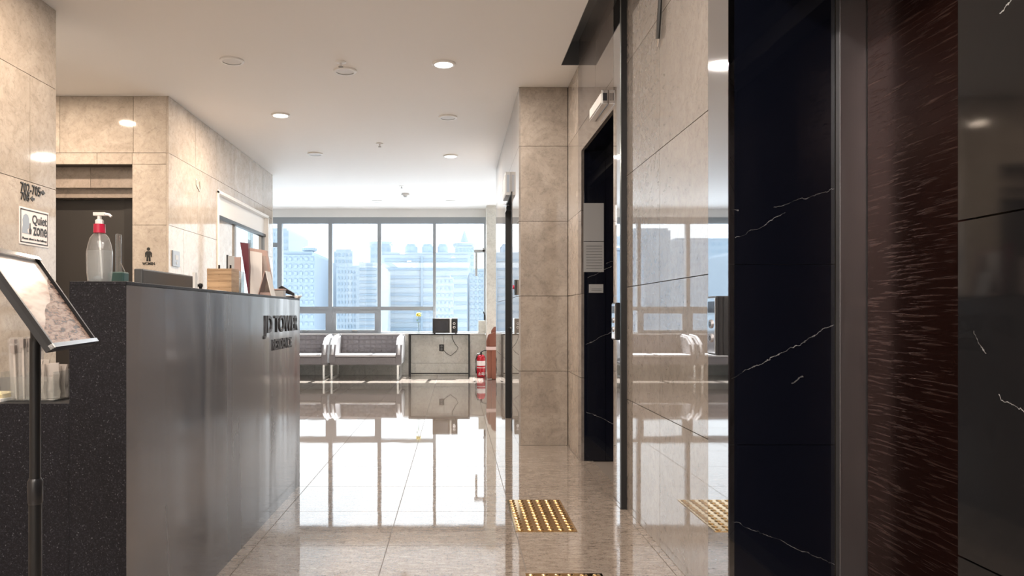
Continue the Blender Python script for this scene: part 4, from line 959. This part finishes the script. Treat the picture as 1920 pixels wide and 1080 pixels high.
# ================================================================== the city outside
def bmat(name, c): return plain(name, c, .8)
B = [bmat('hazy_blue_facade', (.26, .315, .37)), bmat('hazy_white_facade', (.345, .385, .415)), bmat('hazy_grey_facade', (.31, .355, .39))]  # distance haze is mixed into these facade and window colours
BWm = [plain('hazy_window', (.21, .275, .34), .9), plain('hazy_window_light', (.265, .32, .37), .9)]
GZ = -24.0
def bld(px0, px1, pyt, D, dep, mat, label, cols=0, rows=0, wm=0, band=0, winfrac=.55, name='office_tower'):
    x0, x1, zt_ = PX(px0, D), PX(px1, D), PZ(pyt, D)
    t = thing(name, ((x0+x1)/2, D+dep/2, GZ), label, 'building', None)
    MB().box(x0, x1, D, D+dep, GZ, zt_).build('walls', mat, t)
    MB().box(x0+.4, x1-.4, D+.4, D+dep-.4, zt_, zt_+.5).build('parapet', mat, t)
    if band:
        n = band; fh = (zt_-PZ(640, D))/n
        for k in range(n):
            MB().box(x0+.5, x1-.5, D-.15, D, zt_-fh*(k+.75), zt_-fh*(k+.45)).build('window_band', BWm[wm], t)
    if cols:
        m = MB(); fh = (zt_-PZ(640, D))/rows; cw = (x1-x0)/cols
        for r in range(rows):
            for c in range(cols):
                m.box(x0+cw*(c+.5-winfrac/2), x0+cw*(c+.5+winfrac/2), D-.15, D, zt_-fh*(r+.8), zt_-fh*(r+.35))
        o = m.build('windows', BWm[wm], t); o['kind'] = 'stuff'
    return t
bld(470, 541, 432, 150, 20, B[2], 'tall hazy tower rising at the left edge of the windows', 6, 16, 1)
t = bld(529, 590, 478, 100, 18, B[0], 'blue hazy office block with a window grid behind the leftmost panes', 6, 12, 1)
X = PX(575, 102); Z = PZ(478, 102)
MB().cyl((X, 104, Z), (X, 104, Z+.9), .5).lathe((X, 104, Z+.5), [(.5, 0), (1.05, .25), (1.05, .6), (.3, .9)], 20).build('roof_dish', B[0], t)
bld(626, 661, 471, 170, 20, B[1], 'pale slim tower in the second window bay', 5, 14, 1)
bld(631, 690, 503, 131, 18, B[2], 'low pale apartment block left of the second mullion', 10, 12, 1)
bld(668, 712, 498, 110, 18, B[1], 'white apartment block with balcony rows beside the second mullion', 0, 0, 1, 12)
t = bld(694, 733, 460, 200, 24, B[2], 'round-crowned pale tower behind the second mullion', 4, 14, 1)
X = PX(713.5, 208); Z = PZ(460, 200)
MB().lathe((X, 210, Z), [(2.6, 0), (3.4, .3), (3.4, 1.8), (2.7, 2.2)], 24).build('crown', B[2], t)
t = bld(716, 882, 478, 130, 26, B[1], 'wide pale office block with three roof tanks and horizontal window bands', 0, 0, 1, 10)
for a, b in ((758, 782), (790, 813), (820, 840)):
    X = PX((a+b)/2, 133); r = (PX(b, 133)-PX(a, 133))/2; Z = PZ(478, 133)
    MB().lathe((X, 135, Z+.5), [(r, 0), (r, 1.1), (r*.8, 1.6), (r*.2, 1.8)], 24).build('roof_tank', B[0], t)
MB().box(PX(789, 130), PX(793, 130), 129.7, 130, GZ, PZ(480, 130)).build('pilaster', BWm[1], t)
t = bld(853, 889, 462, 180, 20, B[2], 'pale tower with a flared crown behind the right pane', 5, 14, 1)
X = PX(871, 188); Z = PZ(462, 180)
MB().lathe((X, 190, Z), [(2.0, 0), (2.9, .9), (2.9, 1.6), (1.2, 1.9), (.1, 5.0)], 24).build('crown', B[2], t)
bld(880, 935, 510, 95, 20, B[2], 'hazy grid-windowed block at the right edge of the windows', 7, 12, 1)
bld(560, 640, 560, 220, 20, B[0], 'distant low hazy block seen between the first two bays', 9, 6, 1)
bld(812, 850, 520, 90, 14, B[2], 'low hazy block in front of the wide office block', 5, 9, 1)
for (a, b, y, D, lab, m) in ((200, 330, 470, 120, 'pale block far to the left outside the view', 1), (340, 460, 450, 176, 'hazy grey tower left of the visible windows', 2)):
    bld(a, b, y, D, 20, B[m], lab, 9, 14, 1)
gd = MB().box(-300, 300, 40, 500, GZ-1, GZ).build('ground', plain('street_ground', (.38, .42, .45), .9)); gd['kind'] = 'structure'
